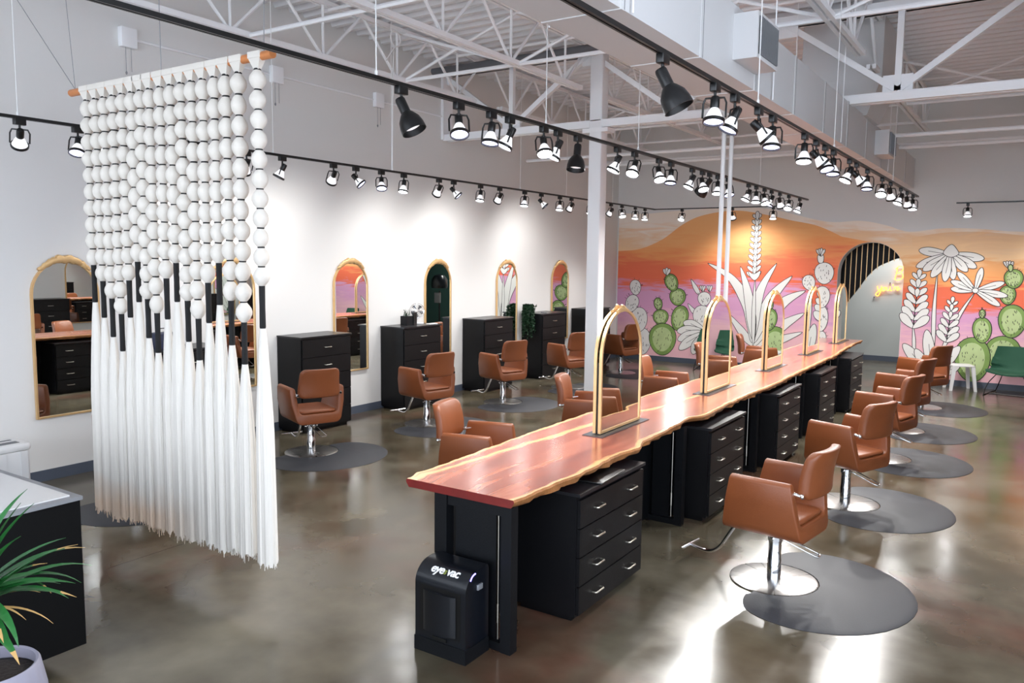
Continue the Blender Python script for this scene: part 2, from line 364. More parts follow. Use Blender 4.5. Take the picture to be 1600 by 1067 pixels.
def girder():
    q = MB(); Y = 10.35
    for dy in (-.09, .03): 
        q.box((XL, Y+dy, 5.14), (XR, Y+dy+.06, 5.24)); q.box((XL+.02, Y+dy, 4.12), (XR, Y+dy+.06, 4.22))
    q.box((XL, Y-.12, 5.14), (XR, Y+.12, 5.155)); q.box((XL+.02, Y-.1, 4.21), (XR, Y+.1, 4.222))
    xs = [-8.1+i*1.3 for i in range(9)]
    nodes_b = [-6.85, -4.2, -1.5, 1.2]
    for b in nodes_b:
        for dxx in (-1.3, 0, 1.3): q.box((-.035, -.035, 0), (.035, .035, math.hypot(dxx, .92)), T=Matrix.Translation((b, Y, 4.24)) @ Vector((dxx, 0, .92)).to_track_quat('Z', 'Y').to_matrix().to_4x4())
    for b in nodes_b: q.box((b-.16, Y-.02, 4.2), (b+.16, Y+.02, 4.42)); q.box((b-1.3-.14, Y-.02, 5.0), (b-1.3+.14, Y+.02, 5.16))
    q.box((XL, Y-.12, 4.14), (XL+.05, Y+.12, 5.2))
    return q.build('roof_girder', 'steel', ceil, smooth=False)
girder()
q = MB(); q.cyl((XL+.1, 9.9, 5.12), (-4.9, 9.9, 5.12), .05, 12, 0); q.build('roof_pipe', 'grille', ceil)
q = MB()
for (z, yy) in ((4.05, 12.6), (4.1, 14.3), (4.32, 15.6)): q.cyl((-8.0, yy, z), (XR, yy, z), .028, 8)
q.build('sprinkler_pipe', 'steel', ceil)
# column
q = MB(); q.rbox((-.1, -.1, 0), (.1, .1, 5.14), .02); q.box((-.2, -.11, 4.05), (.2, .11, 4.11)); 
col_ = thing('steel_column', 'white square steel column rising from floor to roof girder', 'column', (-5.37, 10.35, 0)); q.build('shaft', 'steel', col_)
q = MB(); q.box((-.16, -.16, 0), (.16, .16, .015)); q.build('base_plate', 'steel', col_)
# electrical boxes and conduit on the left wall
eb = []
for i, (y, lab) in enumerate(((4.95, 'white electrical box high on left wall above the hanging, with pull chain'), (6.9, 'white electrical box high on left wall right of the copper rod end'), (8.75, 'white electrical box high on left wall, nearest the column'))):
    q = MB(); q.rbox((0, -.09, -.1), (.07, .09, .1), .01)
    t = thing('electrical_box', lab, 'electrical box', (XL, y, 4.5), 0, 'electrical boxes on the left wall'); q.build('box', 'steel', t)
    q = MB(); q.cyl((.04, -.03, -.1), (.04, -.03, -.34), .003, 6); q.cyl((.04, .03, -.1), (.04, .03, -.34), .003, 6); q.lathe([(.004, -.37), (.012, -.35), (.004, -.33)], 8, 0, Matrix.Translation((.04, -.03, -.01))); q.build('pull_chain', 'trim', t)
q = MB(); q.cyl((XL+.016, 5.05, 4.5), (XL+.016, 6.80, 4.5), .015, 8); q.cyl((XL+.016, 7.0, 4.5), (XL+.016, 8.65, 4.5), .015, 8); q.cyl((XL+.016, 8.86, 4.5), (XL+.016, 10.4, 4.5), .015, 8)
tag(q.build('conduit', 'steel'), 'thin white conduit linking the electrical boxes on left wall', 'conduit')
# ------------------------------------------------------------------ air duct
def duct():
    t = thing('air_duct', 'long white rectangular air duct hung under the roof girder', 'duct')
    xr, xl, z0, z1 = -2.0, -2.5, 3.62, 4.14
    q = MB(); ys = [-2.0]
    while ys[-1] < 15.2: ys.append(ys[-1]+1.22)
    for i in range(len(ys)-1): 
        a, b = ys[i], ys[i+1]; q.box((xl, a+.006, z0), (xr, b-.006, z1)); q.box((xl-.006, b-.018, z0-.006), (xr+.006, b+.018, z1+.006), 0)
        q.box((xl+.01, b-.004, z0+.01), (xr-.01, b+.03, z1-.01), 0)
    q.build('duct_run', 'duct', t, smooth=False)
    q = MB()
    for i in range(1, len(ys)-1): q.box((xr+.0062, ys[i]+.018, z0+.0), (xr+.0075, ys[i]+.024, z1))
    q.build('seam', 'grille', t, smooth=False)
    for (y0, y1) in ((5.98, 6.52), (12.1, 12.7)):
        b = MB(); b.box((xr, y0, 3.74), (xr+.18, y1, 4.07)); o = b.build('outlet_box', 'duct', t, smooth=False)
        g = MB()
        g.box((xr+.181, y0+.03, 3.77), (xr+.183, y1-.03, 4.04)); 
        for k in range(14): yy = y0+.05+k*(y1-y0-.1)/13; g.box((xr+.183, yy-.004, 3.77), (xr+.195, yy+.004, 4.04), 1)
        g.build('grille', ['black', 'trim'], o, smooth=False)
    # plenum dropping from the roof unit, sloped transition to the duct side
    q = MB(); 
    vs = [(-2.4, 11.1, 4.12), (-1.95, 11.1, 4.12), (-1.95, 12.0, 4.12), (-2.4, 12.0, 4.12), (-2.75, 11.0, 4.55), (-1.78, 11.0, 4.55), (-1.78, 12.15, 4.55), (-2.75, 12.15, 4.55), (-2.75, 11.0, 5.3), (-1.78, 11.0, 5.3), (-1.78, 12.15, 5.3), (-2.75, 12.15, 5.3)]
    q.add(vs, [(0, 3, 2, 1)]+[(a+i, a+(i+1) % 4, a+4+(i+1) % 4, a+4+i) for a in (0, 4) for i in range(4)]+[(8, 9, 10, 11)])
    q.build('plenum', 'duct', t, smooth=False)
    for y in (1.5, 4.2, 7.0, 9.8, 13.2):
        for xx in (xr+.02, xl-.02): q = MB(); q.cyl((xx, y, 3.62), (xx, y, 5.3), .006, 6); q.build('hanger_rod', 'steel', t)
duct()
for i, (y, lab) in enumerate(((8.47, 'white power pole from duct to table, left one of the pair'), (8.75, 'white power pole from duct to table, right one of the pair'))):
    pt = at_y([1121.5, 1133.5][i], 470, y); q = MB(); q.cyl((pt.x, y, .945), (pt.x, y, 5.1), .024, 14)
    q.box((pt.x-.04, y-.04, .935), (pt.x+.04, y+.04, .95))
    tag(q.build('power_pole', 'white'), lab, 'pole', 'power poles above the table')
# ------------------------------------------------------------------ track rails and lamps
ZT = 3.31
def aim_T(aim):
    a = Vector(aim).normalized(); return (-a).to_track_quat('Z', 'Y').to_matrix().to_4x4()
_heads = {}
def head_meshes(kind, aim):
    key = (kind, aim)
    if key in _heads: return _heads[key]
    parts = []
    q = MB(); q.rbox((-.022, -.045, -.05), (.022, .045, 0), .008); q.cyl((0, 0, -.05), (0, 0, -.085), .009, 8); parts.append(('adapter', q, ['black']))
    if kind == 'shade':
        T = Matrix.Translation((0, 0, -.10)) @ aim_T(aim)
        q = MB(); q.lathe([(.001, .03), (.028, .028), (.032, .015), (.032, -.07), (.045, -.085), (.068, -.12), (.078, -.16), (.080, -.20), (.077, -.20), (.070, -.13), (.03, -.08)], 24, 0, T, cap=False); parts.append(('shade', q, ['black']))
        q = MB(); q.lathe([(.001, -.168), (.055, -.166), (.058, -.15), (.03, -.09)], 20, 0, T, cap=False); parts.append(('bulb', q, ['bulb']))
    else:
        T = Matrix.Translation((0, 0, -.135)) @ aim_T(aim)
        a = Vector(aim).normalized(); side = a.cross(Vector((0, 0, 1)))
        side = side.normalized() if side.length > .1 else Vector((1, 0, 0))
        q = MB(); S = side*.068; pz = T @ Vector((0, 0, -.07))
        top = Vector((0, 0, -.085)); P = [pz+S, top+S+Vector((0, 0, -.03)), top+S*.8, top+S*.3, top-S*.3, top-S*.8, top-S+Vector((0, 0, -.03)), pz-S]
        q.tube(P, .0065, 6); parts.append(('yoke', q, ['black']))
        q = MB(); q.lathe([(.001, .062), (.024, .060), (.028, .05), (.028, -.01), (.024, -.016)], 18, 0, T); parts.append(('socket', q, ['black']))
        q = MB(); q.lathe([(.024, -.012), (.034, -.03), (.054, -.075), (.058, -.09)], 22, 0, T, cap=False)
        q.lathe([(.058, -.09), (.040, -.0955), (.001, -.097)], 22, 1, T, cap=False); parts.append(('bulb', q, ['bulb', 'lens' if kind == 'lit' else 'lensoff']))
        q = MB(); q.lathe([(.058, -.082), (.066, -.083), (.066, -.102), (.059, -.103), (.058, -.09)], 24, 0, T, cap=False); parts.append(('rim', q, ['black']))
    out = []
    for nm, q, ms in parts:
        me = bpy.data.meshes.new(nm); me.from_pydata(q.v, [], q.f)
        for m in ms: me.materials.append(MT[m])
        me.polygons.foreach_set('material_index', q.m); me.polygons.foreach_set('use_smooth', [True]*len(q.f)); me.set_sharp_from_angle(angle=math.radians(40)); me.update(); out.append((nm, me))
    _heads[key] = out; return out
_spotdata = {}
def head(kind, loc, aim, label, group, spot=True, power=1.0):
    t = thing('track_light', label, 'spotlight', loc, 0, group)
    for nm, me in head_meshes(kind, aim):
        o = bpy.data.objects.new(nm, me); C.objects.link(o); o.parent = t
    if spot:
        if power not in _spotdata:
            ld = bpy.data.lights.new('lamp_beam', 'SPOT'); ld.energy = SPOT_W*power; ld.spot_size = math.radians(130); ld.spot_blend = 1.0; ld.shadow_soft_size = .05; ld.color = (1, .985, .965); _spotdata[power] = ld
        lo = bpy.data.objects.new('lamp_beam', _spotdata[power]); C.objects.link(lo); lo.parent = t
        Tm = aim_T(aim); lo.matrix_local = Matrix.Translation(Vector((0, 0, -.135))+Vector(aim).normalized()*.125) @ Tm
    return t
def rail(name, a, b, label, wires=()):
    t = thing(name, label, 'track', (0, 0, 0), 0, 'ceiling light tracks')
    q = MB(); d = Vector(b)-Vector(a); L = d.length; n = d.normalized(); s = Vector((-n.y, n.x, 0))
    T = Matrix(((n.x, s.x, 0, a[0]), (n.y, s.y, 0, a[1]), (0, 0, 1, a[2]), (0, 0, 0, 1)))
    q.box((0, -.018, 0), (L, .018, .02), 0, T); q.box((0, -.018, -.004), (L, -.006, 0), 0, T); q.box((0, .006, -.004), (L, .018, 0), 0, T)
    q.build('rail', 'black', t, smooth=False)
    for wv in wires:
        q = MB(); q.cyl(wv, (wv[0], wv[1], ZC), .004, 6); q.cyl((wv[0], wv[1], wv[2]), (wv[0], wv[1], wv[2]+.03), .01, 6); q.build('hanger_wire', 'white', t)
    return t
kx = dict(A=-3.38, B=-1.69, C=-6.80)
def y_on(px, py_dummy, x):    # y on a rail seen at photo column px
    t = None
    lo, hi = .5, 40
    def col(y):
        v = Vector((x, y, ZT-HC)); return 800+F*v.dot(_r)/v.dot(_f)
    for _ in range(50):
        mid = (lo+hi)/2
        if x/1 and (col(mid) < px): lo = mid
        else: hi = mid
    return (lo+hi)/2
yA1 = y_on(1262, 0, kx['A']); yB1 = y_on(1434, 0, kx['B']); yC1 = 15.75
rail('track_rail', (kx['A'], -2, ZT), (kx['A'], yA1, ZT), 'black light track above left chairs of the table, with dark bell lamps', [(kx['A'], y_on(p, 0, kx['A']), ZT+.02) for p in (588, 853, 997)]+[(kx['A'], 11.5, ZT+.02)])
rail('track_rail', (kx['B'], -2, ZT), (kx['B'], yB1, ZT), 'black light track running above the right hand chairs', [(kx['B'], y_on(p, 0, kx['B']), ZT+.02) for p in (1184, 1303, 1395)])
t = rail('track_rail', (kx['C'], -1, ZT), (kx['C'], yC1, ZT), 'black light track nearest the white left wall, turning along the mural', [(kx['C'], y_on(p, 0, kx['C']), ZT+.02) for p in (28, 427, 612, 813, 885, 957)])
yl = y_on(612, 0, kx['C']); q = MB(); zl = 4.93
q.tube([(kx['C']+.01, yl, ZT+.02), (kx['C']+.012, yl+.01, 4.0), (kx['C']+.012, yl+.02, 4.5), (kx['C'], yl+.05, zl-.12)]+[(kx['C'], yl+.08+.09*math.sin(a), zl-.09*math.cos(a)) for a in [2*PI*k/14 for k in range(15)]]+[(kx['C'], yl+.02, zl-.16), (kx['C'], yl-.1, zl-.3)], .009, 6); q.build('looped_cord', 'white', t)
q = MB(); q.box((kx['C'], yC1-.018, ZT), (-4.25, yC1+.018, ZT+.02)); q.build('rail', 'black', t, smooth=False)
rail('track_rail', (-1.28, 16.1, ZT), (1.4, 16.1, ZT), 'short black light track in front of the mural, right of the arch', [(.2, 16.1, ZT+.02)])
DN = (.05, -.25, -1.0); W1 = (-.95, .35, -1.0); W2 = (-.35, -.35, -1.0); E1 = (.85, .45, -1.0); E2 = (.35, -.35, -1.0); N1 = (.1, .6, -1.0); S1 = (0, -.6, -1.0)
aimword = {DN: 'aimed down', W1: 'aimed at left', W2: 'tilted left', E1: 'aimed right', E2: 'tilted right', N1: 'tilted toward the mural', S1: 'tilted forward'}
def heads(track, desc, lst, grp):
    for i, (px, kind, aim, spot) in enumerate(lst):
        x = kx[track]; y = y_on(px, 0, x)
        kd = {'lit': 'glowing spotlight', 'off': 'dim white spotlight', 'shade': 'black bell lamp'}[kind]
        head(kind, (x, y, ZT), aim, '%s, %s from near end, on %s' % (kd, ORD[i], desc), grp, spot, (2.3 if track != 'C' else 1.1) if y > 9.5 else (.28 if track == 'B' and y < 6.2 else .9))
heads('A', 'the middle track', [(627, 'shade', (.5, .12, -1.0), 0), (717, 'off', E2, 1), (768, 'off', DN, 1), (797, 'lit', W2, 1), (850, 'lit', E2, 1), (872, 'lit', W2, 1), (903, 'shade', DN, 0), (965, 'lit', W2, 1), (992, 'lit', S1, 1), (1030, 'lit', E2, 1), (1049, 'off', DN, 0), (1082, 'lit', W2, 1), (1098, 'lit', E2, 1), (1109, 'shade', W1, 0), (1122, 'lit', DN, 1), (1138, 'off', E2, 0), (1170, 'lit', W2, 1), (1182, 'lit', DN, 1), (1195, 'lit', E2, 1), (1206, 'off', W2, 0), (1219, 'lit', N1, 1), (1233, 'lit', S1, 1), (1250, 'lit', W2, 1)], 'lamps on the middle track')
heads('B', 'the right hand track', [(1036, 'shade', (.5, .12, -1.0), 0), (1118, 'off', DN, 1), (1149, 'off', W2, 1), (1186, 'off', E1, 1), (1208, 'off', DN, 0), (1258, 'lit', DN, 1), (1276, 'off', E1, 1), (1290, 'off', E2, 0), (1303, 'off', DN, 1), (1328, 'lit', W2, 1), (1339, 'off', E1, 0), (1356, 'off', DN, 1), (1379, 'lit', S1, 1), (1392, 'off', N1, 1), (1408, 'lit', W2, 1), (1418, 'off', N1, 1), (1427, 'lit', DN, 1)], 'lamps on the right hand track')
heads('C', 'the track along the left wall', [(30, 'off', W1, 0), (121, 'off', E2, 0), (165, 'off', W1, 0), (252, 'off', W2, 0), (385, 'off', W1, 1), (441, 'off', W2, 0), (521, 'off', W1, 1), (556, 'off', E1, 1), (596, 'off', E2, 0), (631, 'lit', DN, 1), (686, 'off', W1, 1), (709, 'off', E1, 0), (751, 'lit', DN, 1), (781, 'off', W1, 1), (820, 'lit', DN, 1), (846, 'off', E1, 0), (875, 'lit', DN, 1), (893, 'off', W1, 1), (923, 'lit', DN, 1), (955, 'off', W1, 0), (972, 'lit', E2, 1), (993, 'lit', DN, 1), (1008, 'lit', DN, 1)], 'lamps on the left wall track')
for x, nm, k, am in ((-6.2, 'lit', 'glowing white spotlight in front of the mural, above the white cactus', S1), (-5.15, 'off', 'dark backed spotlight in front of the mural, behind the power poles', N1), (-4.35, 'lit', 'glowing white spotlight in front of the mural flower spike', DN)):
    head(nm, (x, yC1, ZT), am, k, 'lamps in front of the mural', True, 1.3)
head('lit', (-1.1, 16.1, ZT), DN, 'lone glowing spotlight on short track right of the arch', 'lamps in front of the mural', True, 1.3)
head('lit', (.6, 16.1, ZT), N1, 'unseen spotlight added at far right of the short track to brighten the mural', 'lamps in front of the mural', True, 1.3)  # extra lamp out of view, added for more light on the mural
# ------------------------------------------------------------------ mural
class Mural:
    def __init__(s): s.q = MB(); s.lay = 0
    def P(s, p): v = at_y(p[0], p[1], YB); return (v.x, v.z)
    def fill(s, pts, mi, world=False):
        s.lay += 1; d = YB-.004-.00001*s.lay
        W = pts if world else [s.P(p) for p in pts]
        tr = tessellate_polygon([[Vector((x, z, 0)) for x, z in W]])
        s.q.add([(x, d, z) for x, z in W], [tuple(t) for t in tr], mi)
    def line(s, pts, w=.011, mi=5, closed=False, world=False):
        W = [Vector(p) for p in (pts if world else [s.P(p) for p in pts])]; s.lay += 1; d = YB-.004-.00001*s.lay
        n = len(W); vs = []
        for i in range(n):
            t = (W[(i+1) % n]-W[i-1]) if closed else (W[min(i+1, n-1)]-W[max(i-1, 0)])
            if t.length < 1e-6: t = Vector((1, 0))
            t.normalize(); nn = Vector((-t.y, t.x))*w/2
            vs += [(W[i].x+nn.x, d, W[i].y+nn.y), (W[i].x-nn.x, d, W[i].y-nn.y)]
        fs = [(2*i, 2*i+1, (2*i+3) % (2*n), (2*i+2) % (2*n)) for i in range(n if closed else n-1)]
        s.q.add(vs, fs, mi)
    def shape(s, pts, mi=3, sub=4, w=.011):
        c = catmull(pts, sub, True); s.fill(c, mi); s.line(c, w, closed=True)
    def pad(s, cx, cy, rx, ry, rot=0, mi=3, ticks=14, taper=.12):
        pts = []
        for k in range(28):
            t = 2*PI*k/28; x = rx*math.cos(t)*(1-taper*math.sin(t)); y = ry*math.sin(t)
            c, sn = math.cos(rot), math.sin(rot); pts.append((cx+x*c-y*sn, cy+x*sn+y*c))
        s.fill(pts, mi)
        if mi == 6:
            s.fill([(cx+(x-cx)*.72-rx*.03, cy+(y-cy)*.76) for x, y in pts], 7)
        s.line(pts, .014 if mi == 6 else .011, closed=True)
        for k in range(ticks):
            a = random.uniform(0, 2*PI); rr = math.sqrt(random.random())*.8; x = cx+rx*rr*math.cos(a); y = cy+ry*rr*math.sin(a); th = random.uniform(-.5, .5)
            L = min(ry, 22)*.12+.8; s.line([(x, y), (x+L*math.sin(th), y+L*math.cos(th))], .009)
        for k in range(5):
            a = random.uniform(PI*1.05, PI*1.95); x = cx+rx*math.cos(a); y = cy+ry*math.sin(a); s.line([(x, y), (x+3.5*math.cos(a), y+3.5*math.sin(a))], .007)
    def petal(s, base, tip, wd, mi=3, bend=0, vein=True):
        b = Vector(base); t = Vector(tip); d = t-b; n = Vector((-d.y, d.x)).normalized()
        mid = lambda k, o: tuple(b+d*k+n*(o+bend*math.sin(k*PI)))
        pts = [mid(0, wd*.12), mid(.3, wd*.38), mid(.65, wd*.5), mid(.9, wd*.32), mid(1, 0), mid(.9, -wd*.32), mid(.65, -wd*.5), mid(.3, -wd*.38), mid(0, -wd*.12)]
        s.shape(pts, mi, 4)
        if vein: s.line([mid(.1, 0), mid(.4, 0), mid(.7, wd*.05)], .008)
    def leaf(s, ctrl, wd):
        c = catmull(ctrl, 8); n = len(c); L = []; R = []
        for i, p in enumerate(c):
            a = Vector(c[min(i+1, n-1)])-Vector(c[max(i-1, 0)]); nn = Vector((-a.y, a.x)).normalized(); k = i/(n-1)
            ww = wd*.5*min(1, .25+(k*3.0)**.8)*min(1, ((1-k)*1.9)**.8); v = Vector(p); L.append(tuple(v+nn*ww)); R.append(tuple(v-nn*ww))
        s.fill(L+R[::-1], 3); s.line(L+R[::-1], .011, closed=True)
    def spray(s, base, top, n, size, lean=0):
        b = Vector(base); t = Vector(top); d = t-b; nn = Vector((-d.y, d.x)).normalized()
        s.line([base, top], .02, 5)
        for k in range(n-1, -1, -1):
            f = k/n; p = b+d*f; sz = size*(1-.62*f)
            for sg in (-1, 1):
                q1 = p+d.normalized()*sz*.75+nn*sg*sz*.85; s.petal(tuple(p), tuple(q1), sz*.5, vein=False)
        for k in range(3): p = b+d*(.55+.17*k); s.petal(tuple(p), tuple(p+d.normalized()*size*.5), size*.3, vein=False)
def wall_mural():
    m = Mural()
    x0, x1 = XL+.03, XR-.03
    # background paint, wavy upper edge following the photo
    tops = [(969, 333), (1010, 334), (1060, 329), (1130, 325), (1200, 326), (1290, 346), (1345, 345), (1385, 352), (1420, 362), (1470, 357), (1520, 357), (1570, 361), (1600, 362)]
    top = catmull([m.P(p) for p in tops], 6)
    top = [(x0, top[0][1])]+[p for p in top if p[0] > x0+.02]+[(.9, 2.95), (1.8, 2.8), (x1, 2.9)]
    ac = [(AX+(AR+.004)*math.cos(t*PI/24), AZ+(AR+.004)*math.sin(t*PI/24)) for t in range(25)]
    m.fill([(x0, .112)]+top+[(x1, .112), (AX+AR+.004, .112)]+ac+[(AX-AR-.004, .112)], 0, world=True)
    # big dune on the left of the arch
    hl = catmull([m.P(p) for p in [(969, 392), (1000, 389), (1035, 374), (1068, 350), (1100, 336), (1150, 329), (1200, 336), (1235, 344), (1275, 352), (1310, 367), (1340, 384)]], 6)
    hl = [(x0, hl[0][1])]+[p for p in hl if p[0] > x0+.02 and p[0] < AX-AR+.06]
    al = [(AX-(AR+.004)*math.cos(t*PI/24), AZ+(AR+.004)*math.sin(t*PI/24)) for t in range(13)]
    al = [p for p in al if p[1] < hl[-1][1]-.02][::-1]
    m.fill([(x0, .113)]+hl+al+[(AX-AR-.004, .113)], 1, world=True)
    # pale dune band right of the arch
    q1 = catmull([m.P(p) for p in [(1425, 372), (1470, 364), (1530, 362), (1600, 368)]], 5); q2 = catmull([m.P(p) for p in [(1600, 386), (1530, 392), (1470, 388), (1425, 384)]], 5)
    m.fill(q1+q2, 2, world=True)
    WH, GR = 3, 6
    for a in ((1003, 533, 14, 21), (999, 499, 12.5, 19), (987.5, 474, 10, 14, .35), (993, 449, 8.5, 12, -.1)): m.pad(*a, mi=WH)
    for tx, ty in ((972, 500), (978, 492), (984, 488)): m.petal((975, 548), (tx, ty), 10)
    for a in ((1062, 497, 13, 20, .25), (1059, 464, 12.5, 13.5), (1049.5, 441.5, 10, 14, -.35), (1028.6, 475, 6.5, 10, -.15), (1032.5, 495.5, 12, 12), (1035.4, 530, 21, 25)): m.pad(*a, mi=GR, ticks=22)
    for dx in (-5, 0, 5): m.petal((1042, 430), (1042+dx, 418-abs(dx)*-.4), 5, vein=False)
    m.leaf([(1093, 460), (1086, 448), (1080, 436)], 7); m.leaf([(1090, 492), (1082, 484), (1075, 474)], 7)
    m.pad(1097, 494, 14, 17, mi=WH); m.pad(1100.6, 467, 10, 11, mi=WH)
    for cx in (1098, 1109):
        for dx in (-3.5, 0, 3.5): m.petal((cx, 456), (cx+dx, 446), 3.5, vein=False)
    for tx, ty in ((1068, 503), (1058, 517), (1059, 531), (1061, 546), (1082, 553), (1110, 556), (1122, 552)): m.petal((1103, 519), (tx, ty), 15, bend=2)
    # agave with flower spike
    m.leaf([(1176, 540), (1157, 515), (1137, 489)], 12)
    m.leaf([(1180, 545), (1222, 530), (1254, 519)], 13)
    m.leaf([(1178, 542), (1222, 509), (1257, 489)], 17); m.leaf([(1178, 540), (1218, 478), (1259, 454)], 18)
    m.leaf([(1177, 535), (1204, 468), (1238, 431)], 18)
    m.leaf([(1176, 532), (1187, 458), (1214, 411)], 14)
    m.leaf([(1176, 535), (1170, 482), (1144, 436), (1106, 411)], 17); m.leaf([(1177, 530), (1169, 460), (1157, 416)], 14)
    m.leaf([(1177, 538), (1178, 480), (1180, 436)], 6)
    for k in range(11):
        y = 432-k*9.3; x = 1178.5+k*.5; sz = 13-k*.55
        m.petal((x, y+3), (x-sz*.9, y-sz*.55), 5.5, vein=False); m.petal((x, y+3), (x+sz*.8, y-sz*.65), 5.5, vein=False)
        m.petal((x, y+5), (x+.5, y-9), 6.5, vein=False)
    m.shape([(1170, 424), (1178, 428), (1188, 423), (1186, 432), (1179, 438), (1172, 432)])
    # white cactus left of the arch
    for a in ((1281, 528, 10, 12), (1282, 497, 12, 21), (1284.6, 464, 12, 17, .1), (1264, 441.5, 10, 12, -.2), (1288, 427, 15, 17)): m.pad(*a, mi=WH)
    m.shape([(1278, 399), (1287, 399), (1286, 410), (1279, 410)])
    for dx in (-7, -3, 1, 6): m.petal((1283, 400), (1283+dx, 391-(4-abs(dx)*.4)), 4.5, vein=False)
    # right of the arch
    for a in ((1567, 553, 28, 28), (1519.4, 562, 28, 35), (1574.5, 461, 13, 15), (1581.5, 502, 22, 26, .1), (1584, 435.6, 15, 15), (1534.7, 516, 15, 20, -.05), (1535, 490.6, 5, 7)): m.pad(*a, mi=GR, ticks=26)
    for dx in (-8, -3, 2, 7): m.petal((1578, 420), (1576+dx, 407+abs(dx)*.2), 5, vein=False)
    m.pad(1579, 419, 4, 6, mi=GR, ticks=2)
    m.leaf([(1458.5, 545), (1459.5, 487), (1465, 424)], 6.5); m.leaf([(1466, 560), (1497, 496), (1523, 457)], 6.5)
    m.leaf([(1428, 560), (1428, 530), (1426.5, 508)], 5.5)
    m.spray((1427, 512), (1437, 424), 7, 27); m.spray((1479, 534), (1489, 466), 6, 21)
    for tx, ty, wd in ((1411, 537, 17), (1448, 515, 18), (1473, 541, 16), (1500, 541, 17), (1500, 570, 16), (1430, 545, 15)): m.petal((1457, 590), (tx, ty), wd)
    for tx, ty in ((1485.5, 451), (1485.5, 439), (1496, 425), (1534.7, 418), (1569.8, 441.4), (1574.5, 462.5), (1562.8, 477.7)): m.petal((1524, 454), (tx, ty), 11)
    m.pad(1524, 454, 5, 4, mi=WH, ticks=0)
    for tx, ty in ((1436, 391), (1538, 404), (1431.6, 417), (1526, 418), (1442, 422.7), (1512, 424), (1455, 433), (1490, 437), (1476, 440)): m.petal((1484, 397), (tx, ty), 14)
    m.shape([(1474, 396), (1480, 386), (1488, 382), (1495, 389), (1498, 397), (1486, 402)])
    o = m.q.build('wall_mural', ['sky', 'hill', 'duneband', 'mwhite', 'mwhite', 'mline', 'mgreen', 'mgreenl'], smooth=False)
    tag(o, 'painted desert mural of cacti and flowers covering the back wall', 'mural')
wall_mural()
# slatted black feature behind the arch
t = thing('slatted_panel', 'black wall panel with gold vertical strips curving behind the arch', 'panel')
edge = [(1308, 488), (1322, 474), (1340, 452), (1355, 432), (1370, 418), (1386, 410), (1402, 404), (1416, 403)]
YS = 17.2
ev = catmull([tuple(at_y(px, py, YS)) for px, py in edge], 5)
q = MB(); n = len(ev); xs0 = ev[0][0]-.5
pts = [(xs0, ev[0][2]-.25)]+[(p[0], p[2]) for p in ev]+[(ev[-1][0]+.6, ev[-1][2]+.0), (ev[-1][0]+.6, 3.19), (xs0, 3.19)]
tr = tessellate_polygon([[Vector((x, z, 0)) for x, z in pts]]); N_ = len(pts)
q.add([(x, YS, z) for x, z in pts]+[(x, YS+.06, z) for x, z in pts], [tuple(a) for a in tr]+[tuple(i+N_ for i in a) for a in tr]+[(i, (i+1) % N_, N_+(i+1) % N_, N_+i) for i in range(N_)])
q.build('backing', 'deskface', t, smooth=False)
for k in range(14):
    x = xs0+.12+k*.0985+.3
    zz = min(ev, key=lambda p: abs(p[0]-x))[2] if x > ev[0][0] else ev[0][2]-.1
    if x > ev[-1][0]: zz = ev[-1][2]
    q = MB(); q.box((x-.007, YS-.012, zz-.04), (x+.007, YS-.001, 3.19)); q.build('gold_strip', 'goldp', t, smooth=False)
# neon sign
def neon():
    t = thing('neon_sign', 'orange neon script sign on grey wall seen through the arch', 'sign')
    Yn = 19.93
    def word(strokes, ox, oy, s):
        for st in strokes:
            P = catmull([tuple(at_y(ox+x*s, oy+y*s, Yn)) for x, y in st], 5); q = MB(); q.tube(P, .009, 8); q.build('neon_tube', 'neon', t)
    Bs = [[(6, 0), (4, 9), (1, 20)], [(2, 3), (9, -2), (15, 0), (12, 7), (5, 9), (13, 10), (14, 17), (6, 21), (0, 19)], [(17, 14), (23, 12), (22, 8), (18, 10), (17, 17), (21, 20), (27, 15)]]
    word(Bs, 1397, 418, .95)
    yo = [[(0, 0), (1, 6), (5, 5), (7, 0), (5, 9), (1, 16), (-3, 14), (1, 9), (8, 7)], [(12, 2), (8, 4), (9, 8), (13, 6), (12, 2), (15, 3)], [(16, 2), (16, 7), (20, 6), (21, 1), (21, 7), (24, 7)], [(26, -3), (25, 0)], [(27, 7), (28, 2), (31, 2)], [(31, 5), (35, 3), (33, 1), (31, 4), (33, 7), (38, 4)], [(46, -6), (44, 4), (45, 8), (49, 6), (48, 2), (44, 3)]]
    word(yo, 1371, 447, .95)
    for p in ((1366, 464), (1391, 442)):
        v = at_y(p[0], p[1], 19.99); q = MB(); q.cyl((v.x, 19.995, v.z), (v.x, Yn, v.z), .012, 8); q.build('standoff', 'grille', t)
neon()
# hooded dryer standing in the corridor (seen in a wall mirror)
t = thing('hood_dryer', 'black hooded hair dryer on pole in the room beyond the arch', 'dryer', (-1.55, 18.4, 0))
q = MB(); q.lathe([(.26, .02), (.26, .04), (.04, .06)], 24); q.cyl((0, 0, .05), (0, 0, 1.3), .025, 12); q.build('stand', 'black', t)
q = MB(); q.lathe([(.23, 1.38), (.25, 1.45), (.24, 1.62), (.16, 1.75), (.001, 1.79)], 28, cap=False); q.build('hood', 'navy', t)
q = MB(); q.rbox((-.1, -.14, .95), (.1, -.04, 1.25), .03); q.build('control_box', 'trim', t)
ld = bpy.data.lights.new('corridor_fill', 'AREA'); ld.shape = 'RECTANGLE'; ld.size = 1.2; ld.size_y = .6; ld.energy = 60; ld.color = (1, .98, .96)  # added fill lamp, unseen, brightens the dark corridor
lo = bpy.data.objects.new('corridor_fill', ld); C.objects.link(lo); lo.location = (-2.6, 18.9, 3.18)
